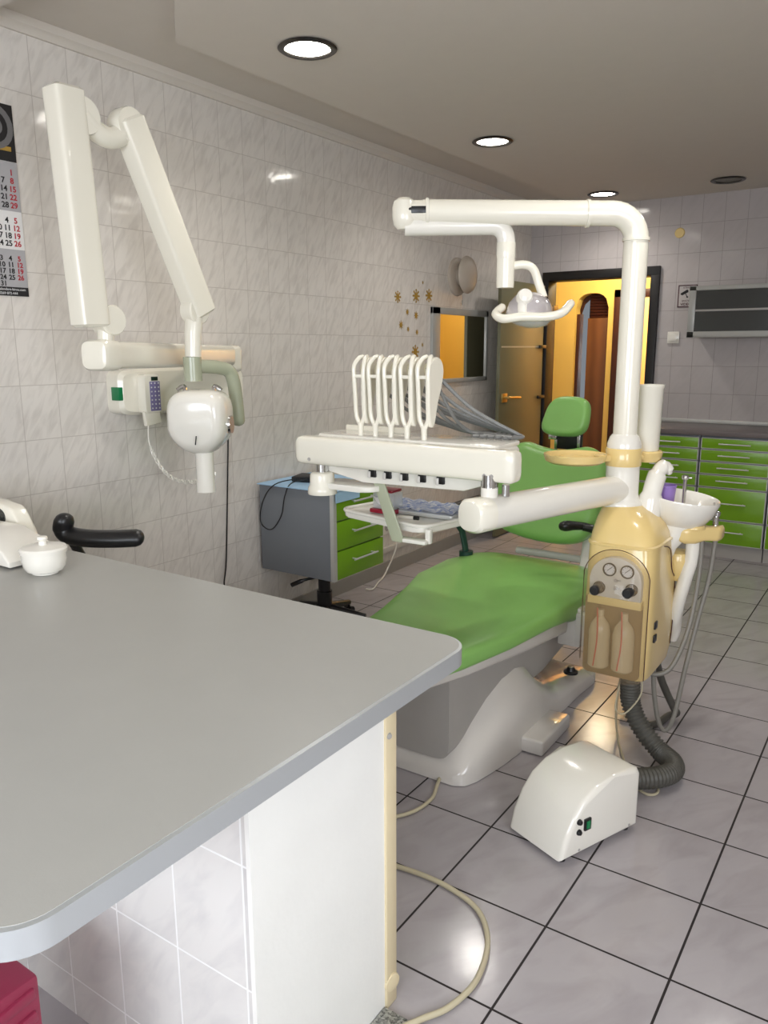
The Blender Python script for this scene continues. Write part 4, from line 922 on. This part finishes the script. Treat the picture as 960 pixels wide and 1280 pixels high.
# left support post and bracket
lp = V((-1.715, 2.14, 0))
bm = B(); cyl(bm, lp + V((0, 0, 1.0)), lp + V((0, 0, 1.05)), .022, 20); obj('left_pin', bm, 'chrome', t)
bm = B(); lathe(bm, [(0, .932), (.050, .932), (.052, .937), (.050, .955), (.044, .965), (.043, .998), (.040, 1.006), (.034, 1.010), (0, 1.012)], lp, seg=32); obj('left_sleeve', bm, 'cream', t)
bm = B(); prism(bm, rpoly(-1.74, -1.49, 2.12, 2.24, .05, 6), .955, .975, None, .006); obj('left_bracket', bm, 'white', t)
# housing behind the bar with open holder pockets below
bm = B(); prism(bm, [(2.155, 1.02), (2.30, 1.03), (2.335, 1.045), (2.34, 1.115), (2.32, 1.128), (2.155, 1.136)], 0, .70, frame((-1.755, 0, 0), (0, 1, 0), (0, 0, 1)), .006)
obj('housing', bm, 'white', t)
bm = B(); prism(bm, rpoly(-1.76, -1.055, 2.16, 2.36, .03, 6), 1.128, 1.140, None, .005); obj('top_tray', bm, 'white', t)
bm = B(); bx(-1.755, -1.48, 2.335, 2.355, 1.12, 1.158, .004, bm=bm); obj('rear_ledge', bm, 'cream', t)
bm = B(); prism(bm, [(-1.72, 1.05), (-1.10, 1.05), (-1.10, 1.012), (-1.16, .992), (-1.55, .984), (-1.72, 1.015)], -.012, .012, frame((0, 2.168, 0), (1, 0, 0), (0, 0, 1)), .004); ap = obj('holder_apron', bm, 'white', t)
hx_ = [-1.503, -1.441, -1.375, -1.307, -1.237]
for xx in hx_:
    bm = B(); box(bm, (xx - .004, 2.153, 1.024), (.028, .012, .034), .003); obj('holder_pocket', bm, 'black', ap)
    bm = B(); box(bm, (xx - .014, 2.146, 1.016), (.012, .006, .024), .003); obj('pocket_lip', bm, 'shell', ap)
# the five loop holders
def loop_holder(x, parent, zt=1.385, lean=0.0):
    y = 2.20; zb0 = 1.135
    # front strip: fork with a slot, built as a prism with a hole from two rails
    bm = B(); 
    tube(bm, [(x, y, zb0), (x, y, zb0 + .05)], [.009, .011], 10)
    for s in (-1, 1):
        tube(bm, spline([(x + s * .004, y, zb0 + .045), (x + s * .0165, y - .002, zb0 + .075), (x + s * .018, y - .006, zb0 + .14), (x + s * .019, y - .010, zb0 + .205)], 5), .0078, 10)
        tube(bm, spline([(x + s * .019, y - .010, zb0 + .20), (x + s * .0205, y - .008, zb0 + .24), (x + s * .014, y + .010, zb0 + .265), (x + s * .008, y + .028, zb0 + .272)], 5), .0078, 10)
    box(bm, (x, y - .009, zb0 + .207), (.040, .012, .012), .003)
    f = obj('loop_holder', bm, 'cream', parent)
    # side blade with rounded head, running back
    bm = B(); Mx = frame((x + .019, y, zb0), (0, 1, 0), (0, 0, 1)); 
    P = spline([(-.012, .20, 0), (-.010, .235, 0), (.012, .262, 0), (.040, .270, 0), (.066, .252, 0), (.075, .220, 0), (.062, .172, 0), (.040, .120, 0), (.022, .06, 0), (.012, .045, 0), (-.004, .06, 0), (-.010, .12, 0), (-.012, .20, 0)], 4)[:-1]
    prism(bm, [(p.x, p.y) for p in P], -.008, .008, Mx, .003, 2); obj('side_blade', bm, 'cream', f)
    bm = B(); lathe(bm, [(0, -.012), (.026, -.012), (.030, -.008), (.030, .008), (.026, .012), (0, .012)], (x + .003, y + .036, zb0 + .228), (1, 0, 0), 24); obj('hose_roller', bm, 'cable_beige', f)
for xx in (-1.588, -1.527, -1.463, -1.399, -1.333): loop_holder(xx, t)
# hoses hanging from the holders to the rear right of the console
for i, xx in enumerate((-1.588, -1.527, -1.463, -1.399, -1.333)):
    bm = B(); ex = -1.24 + .028 * i; sag = .05 + .012 * i
    p0 = V((xx + .003, 2.268, 1.352)); p1 = V((ex + .03, 2.50 - .02 * i, 1.150))
    ys = [V((xx + .003, 2.21, 1.365)), V((xx + .003, 2.245, 1.393)), p0, p0.lerp(p1, .35) + V((0, .02, -.035)), p0.lerp(p1, .7) + V((0, .0, -.018)), p1, V((ex + .05, 2.40, 1.143)), V((ex + .01, 2.34, 1.145))]
    tube(bm, spline(ys, 6), .0068, 8); obj('instrument_hose', bm, 'tube_grey', t)
    bm = B(); q0 = V((xx + .003, 2.262, 1.335)); q1 = V((ex - .12, 2.46 - .02 * i, 1.147))
    tube(bm, spline([q0, q0.lerp(q1, .45) + V((0, 0, -.035)), q1 + V((-.02, 0, .012)), q1 + V((.05, -.01, 0)), q1 + V((.16, -.03, 0))], 6), .0060, 8); obj('instrument_hose', bm, 'tube_grey', t)

# tray hanging below the console
tray = thing('instrument_tray', 'white plastic instrument tray hung on a flat strap under the delivery bar', 'tray', (-1.50, 2.36, .84))
Rz = Matrix.Rotation(math.radians(-13), 3, 'Z'); tc_ = V((-1.51, 2.37, .822))
Mt = Matrix.Translation(tc_) @ Rz.to_4x4()
bm = B(); prism(bm, rpoly(-.215, .215, -.135, .135, .045, 6), 0, .022, Mt, .006); obj('tray_plate', bm, 'white', tray)
bm = B(); o_ = rpoly(-.215, .215, -.135, .135, .045, 6); tube(bm, [Mt @ V((a, b, .024)) for a, b in o_ + [o_[0]]], .007, 8); obj('tray_rim', bm, 'white', tray)
bm = B(); prism(bm, [(0, 0), (.046, 0), (.118, -.175), (.115, -.195), (.075, -.195)], 0, .008, frame((-1.515, 2.175, .985), (1, 0, 0), (0, 0, 1)), .002)
obj('strap', bm, 'greygreen', tray)
bm = B(); box(bm, (-1.365, 2.19, .797), (.11, .04, .014), .005, Matrix.Rotation(.0, 3, 'Z')); box(bm, (-1.315, 2.205, .815), (.02, .02, .05), .004); obj('strap_foot', bm, 'white', tray)
bm = B(); box(bm, Mt @ V((.0, .0, -.012)), (.06, .05, .03), .004); obj('tray_mount', bm, 'white', tray)
t2 = thing('metal_dish', 'flat metal dish lined with blue patterned paper at the back of the tray', 'dish', Mt @ V((.03, .03, .03)))
Md = Mt @ Matrix.Translation((.05, .055, .024)) @ Matrix.Rotation(math.radians(14), 4, 'Z')
bm = B(); prism(bm, rpoly(-.155, .145, -.075, .085, .01, 4), 0, .016, Md, .004); obj('dish', bm, 'alu', t2)
bm = B(); gr = []
for i in range(25):
    row = []
    for j in range(13):
        a = -.17 + .33 * i / 24; b = -.085 + .18 * j / 12; row.append(bm.verts.new(Md @ V((a, b, .021 + .004 * math.sin(i * 1.3 + j) + .005 * random.random() + (.012 if i in (0, 24) else 0)))))
    gr.append(row)
for i in range(24):
    for j in range(12): bm.faces.new((gr[i][j], gr[i + 1][j], gr[i + 1][j + 1], gr[i][j + 1]))
r = bmesh.ops.solidify(bm, geom=bm.faces[:], thickness=.0012); obj('liner_paper', bm, 'patterned', t2)
t2 = thing('needle_container', 'clear plastic container with dark red base and lid on the tray', 'container', Mt @ V((-.07, -.05, .03)))
cc = Mt @ V((-.055, -.045, .024))
bm = B(); box(bm, cc + V((0, 0, .008)), (.105, .075, .016), .004); obj('base', bm, 'red', t2)
bm = B(); box(bm, cc + V((.004, 0, .047)), (.092, .062, .062), .004); obj('clear_body', bm, 'clear', t2)
bm = B(); box(bm, cc + V((.0, 0, .083)), (.085, .068, .010), .003); obj('lid', bm, 'red', t2)
bm = B(); lathe(bm, [(0, 0), (.03, .0), (.042, .03), (.038, .03), (.026, .005), (0, .005)], cc + V((-.01, 0, .03)), seg=20); obj('inner_cup', bm, 'paper', t2)
bm = B(); tube(bm, [Mt @ V((.06, -.10, .034)), Mt @ V((.125, -.085, .036))], [.006, .007], 10); pn = obj('pen_tool', bm, 'panel_grey'); tag(pn, 'small pale marker with a black tip lying at the front of the tray', 'marker')
bm = B(); tube(bm, [Mt @ V((.125, -.085, .036)), Mt @ V((.142, -.081, .037))], [.0075, .0075], 10); obj('black_tip', bm, 'black', pn)

# ------------------------------------------------------------------ spittoon
t = thing('spittoon', 'white porcelain spittoon bowl with a curved horn behind the beige unit', 'spittoon', (-.66, 2.85, .7))
bm = B()
# bowl: open lathe squashed to the front, pedestal loft
bc = V((-.672, 2.880, 0))
prof = [(.0, .800), (.05, .801), (.082, .820), (.106, .860), (.120, .905), (.118, .914), (.110, .908), (.095, .868), (.07, .840), (.035, .828), (0, .826)]
lathe(bm, [(r * 1.06, z) for r, z in prof], bc, seg=44)
for v in bm.verts: v.co = bc + V((0, 0, .84)) + Matrix.Rotation(math.radians(7), 3, 'Y') @ (v.co - bc - V((0, 0, .84)))
obj('bowl', bm, 'white', t, 60)
bm = B(); loft(bm, [((-.690, 2.83, .68), (.012, 0, 0), (0, .016, 0), 2), ((-.690, 2.835, .73), (.028, 0, 0), (0, .035, 0), 2), ((-.680, 2.855, .78), (.055, 0, 0), (0, .06, 0), 2.2), ((-.675, 2.878, .825), (.078, 0, 0), (0, .078, 0), 2.2), ((-.675, 2.878, .84), (.084, 0, 0), (0, .084, 0), 2.2)], 32); obj('pedestal', bm, 'white', t, 60)
bm = B(); tube(bm, spline([(-.752, 2.765, .76), (-.752, 2.770, .84), (-.748, 2.785, .93), (-.738, 2.815, 1.0), (-.722, 2.835, 1.022), (-.708, 2.845, 1.0)], 7), [.045] * 7 + [.04] * 7 + [.033] * 7 + [.026] * 7 + [.02] * 6 + [.014, .012], 22, dome=True); obj('horn', bm, 'white', t, 60)
bm = B(); tube(bm, spline([(-.765, 2.84, .78), (-.77, 2.85, .87), (-.775, 2.87, .90)], 5), .028, 16, dome=True); obj('side_lobe', bm, 'white', t)
bm = B(); cyl(bm, (-.672, 2.93, .88), (-.672, 2.93, .965), .007, 10); lathe(bm, [(0, .012), (.012, .008), (.014, 0), (.01, -.006), (0, -.008)], (-.672, 2.93, .972), seg=12); box(bm, (-.664, 2.935, .972), (.03, .008, .006), .002); obj('tap', bm, 'chrome', t)
bm = B(); lathe(bm, [(0, .0), (.022, 0), (.024, .004), (.031, .09), (.033, .092), (.033, .097), (.030, .097), (.024, .01), (0, .006)], (-.715, 2.858, .856), seg=28)
tag(obj('cup', bm, 'purple'), 'purple plastic rinsing cup standing beside the spittoon horn', 'cup')

# ------------------------------------------------------------------ assistant holder
t = thing('suction_holder', 'beige holder with suction hoses on a white arm, right of the beige unit', 'holder', (-.62, 2.86, .44))
bm = B(); loft(bm, [((-.70, 2.81, .790), (.005, .02, 0), (0, 0, .024), 4), ((-.66, 2.835, .790), (.006, .03, 0), (0, 0, .026), 4), ((-.63, 2.85, .785), (.005, .044, 0), (0, 0, .034), 3), ((-.60, 2.87, .785), (.005, .044, 0), (0, 0, .034), 3), ((-.575, 2.885, .787), (.005, .028, 0), (0, 0, .026), 4), ((-.535, 2.91, .788), (.005, .03, 0), (0, 0, .027), 4), ((-.528, 2.914, .788), (.003, .02, 0), (0, 0, .018), 4)], 32)
obj('holder_body', bm, 'beige', t, 50)
bm = B(); lathe(bm, [(0, .818), (.036, .818), (.04, .812), (.04, .806)], (-.615, 2.86, 0), seg=28); obj('holder_cap', bm, 'beige', t)
bm = B(); tube(bm, spline([(-.617, 2.872, .765), (-.617, 2.872, .69), (-.630, 2.865, .62), (-.655, 2.88, .50), (-.668, 2.92, .40), (-.68, 2.93, .36)], 6), .024, 14); obj('support_arm', bm, 'white', t)
bm = B(); cyl(bm, (-.600, 2.89, .80), (-.600, 2.89, .838), .008, 10); cyl(bm, (-.600, 2.89, .838), (-.600, 2.89, .850), .010, 10); obj('suction_tip', bm, 'under', t)
bm = B(); cyl(bm, (-.553, 2.91, .80), (-.553, 2.91, .845), .010, 12); tube(bm, spline([(-.553, 2.91, .845), (-.556, 2.908, .87), (-.562, 2.905, .895)], 4), .004, 8); lathe(bm, [(0, .012), (.012, .004), (.010, -.01), (0, -.012)], (-.550, 2.91, .858), seg=12); obj('syringe', bm, 'chrome', t)
bm = B(); tube(bm, spline([(-.587, 2.878, .76), (-.585, 2.868, .66), (-.590, 2.84, .52), (-.605, 2.80, .40), (-.640, 2.76, .30), (-.70, 2.74, .28), (-.72, 2.76, .33)], 8), .0085, 10); obj('suction_hose', bm, 'hose_grey', t)
bm = B(); tube(bm, spline([(-.548, 2.905, .76), (-.556, 2.89, .62), (-.575, 2.86, .48), (-.595, 2.81, .30), (-.615, 2.78, .12), (-.640, 2.77, .06), (-.665, 2.76, .10), (-.685, 2.75, .22), (-.695, 2.76, .33)], 8), .0085, 10); obj('suction_hose', bm, 'hose_grey', t)
# thick black hose loop on the floor
bm = B(); tube(bm, spline([(-.71, 2.84, .31), (-.69, 2.88, .20), (-.655, 2.94, .08), (-.655, 3.00, .03), (-.68, 2.98, .02), (-.70, 2.90, .016), (-.74, 2.86, .016), (-.80, 2.90, .02), (-.86, 2.98, .06)], 8), .014, 12)
tag(obj('drain_hose', bm, 'hose_dark'), 'thick dark hose looping to the floor behind the beige unit', 'hose')
# corrugated hose from unit to pump
bm = B(); path = spline([(-.745, 2.66, .33), (-.745, 2.66, .25), (-.735, 2.655, .18), (-.69, 2.64, .11), (-.62, 2.62, .055), (-.565, 2.58, .046), (-.548, 2.52, .046), (-.575, 2.45, .05), (-.635, 2.375, .06), (-.69, 2.31, .07)], 1 * 26)
rs = [.031 + (.0042 if (i // 2) % 2 else -.0008) for i in range(len(path))]
tube(bm, path, rs, 18); tag(obj('corrugated_hose', bm, 'hose_dark', None, 80), 'fat dark grey corrugated hose joining the beige unit to the floor pump', 'hose')
bm = B(); tube(bm, spline([(-.72, 2.69, .30), (-.705, 2.66, .23), (-.74, 2.60, .17), (-.775, 2.60, .18), (-.775, 2.63, .25)], 6), .003, 6)
tag(obj('thin_tube', bm, 'cable_beige'), 'thin pale tube looped around the top of the corrugated hose', 'tube')
bm = B(); tube(bm, spline([(-.80, 2.75, .30), (-.82, 2.76, .12), (-.80, 2.73, .01), (-.74, 2.60, .006), (-.66, 2.45, .006), (-.60, 2.40, .006), (-.57, 2.43, .006), (-.60, 2.52, .006)], 6), .0045, 8)
tag(obj('floor_cable', bm, 'cable_beige'), 'thin beige cable on the floor passing under the corrugated hose', 'cable')

# ------------------------------------------------------------------ floor suction pump
ang = math.atan2(-.124, .304); pr_ = V((math.sin(0), 0, 0))
dl = V((.124, .304, 0)).normalized(); wl = V((-dl.y, dl.x, 0))       # length axis and left side
P0 = V((-.690, 1.895, 0))                                               # front right lower corner
t = thing('suction_pump', 'white rounded suction pump box on the tiled floor with a green switch', 'pump', P0 + dl * .16 + wl * .11)
prof = [(.0, .015), (.328, .015), (.328, .190), (.318, .206), (.300, .213), (.21, .214), (.14, .203), (.085, .175), (.045, .130), (.015, .075)]
Pf = [prof[0], prof[1], prof[2], prof[3], prof[4], prof[5], prof[6], prof[7], prof[8], prof[9]]
bm = B(); prism(bm, Pf, -.218, 0, frame(P0, dl, (0, 0, 1)), .016, 4)
# frame's z = dl x up, pointing right; extend to the left
obj('housing', bm, 'white', t, 30)
bm = B()
for a, b in ((.03, .03), (.30, .03), (.03, .19), (.30, .19)):
    p = P0 + dl * a + wl * b; obj('foot', cyl(B(), p, p + V((0, 0, .016)), .013, 12), 'black_rub', t)
rt = -wl
bm = B(); p = P0 + dl * .098 + V((0, 0, .105)); box(bm, p + rt * .002, (.008, .026, .036), .002, Matrix.Rotation(math.atan2(rt.y, rt.x), 3, 'Z')); sw = obj('switch_frame', bm, 'black', t)
bm = B(); box(bm, p + rt * .006, (.006, .014, .024), .002, Matrix.Rotation(math.atan2(rt.y, rt.x), 3, 'Z')); obj('green_rocker', bm, 'green_btn', sw)
for z in (.122, .090):
    bm = B(); q = P0 + dl * .065 + V((0, 0, z)); lathe(bm, [(0, .010), (.006, .009), (.009, .003), (.009, 0)], q, rt, 14); obj('fuse_cap', bm, 'black', t)
for a in (.07, .285):
    bm = B(); q = P0 + dl * a + V((0, 0, .032)); lathe(bm, [(0, .002), (.004, .0015), (.004, 0)], q, rt, 10); obj('screw', bm, 'under', t)
# beige hoses on the floor
bm = B(); tube(bm, spline([(-1.21, 2.13, .02), (-1.19, 2.06, .008), (-1.165, 1.98, .008), (-1.18, 1.88, .008), (-1.25, 1.78, .008), (-1.34, 1.66, .008)], 6), .006, 10)
tag(obj('floor_hose', bm, 'cable_beige'), 'short beige hose emerging from under the dental chair base', 'hose')
bm = B(); tube(bm, spline([(-1.25, 1.66, .009), (-1.12, 1.635, .009), (-1.0, 1.645, .009), (-.90, 1.64, .009), (-.80, 1.605, .009), (-.73, 1.52, .009), (-.698, 1.40, .009), (-.712, 1.30, .009), (-.745, 1.235, .012), (-.78, 1.16, .018)], 7), .007, 10)
tag(obj('floor_hose', bm, 'cable_beige'), 'long beige hose curving across the floor tiles beside the counter base', 'hose')

# ------------------------------------------------------------------ camera and view
cam = bpy.data.cameras.new('Camera'); co = bpy.data.objects.new('Camera', cam); COL.objects.link(co)
yaw, pit, rol = 0.596268192, 0.205256911, -0.00416480298
cy, sy, cp, sp_ = math.cos(yaw), math.sin(yaw), math.cos(pit), math.sin(pit)
f = V((-sy * cp, cy * cp, -sp_)); r = V((cy, sy, 0)); u = r.cross(f)
c_, s_ = math.cos(rol), math.sin(rol); r2_ = c_ * r + s_ * u; u2 = -s_ * r + c_ * u
co.matrix_world = Matrix(((r2_.x, u2.x, -f.x, 0), (r2_.y, u2.y, -f.y, 0), (r2_.z, u2.z, -f.z, 1.43331), (0, 0, 0, 1)))
cam.sensor_fit = 'VERTICAL'; cam.sensor_height = 36; cam.lens = 981.376 / 1280 * 36; cam.clip_start = .02
S.camera = co
S.view_settings.view_transform = 'Standard'; S.view_settings.look = 'None'; S.view_settings.gamma = 1; S.view_settings.exposure = 0.0
S.view_settings.use_curve_mapping = False
S.cycles.use_denoising = True
S.cycles.max_bounces = 8; S.cycles.transparent_max_bounces = 12; S.cycles.sample_clamp_indirect = 6
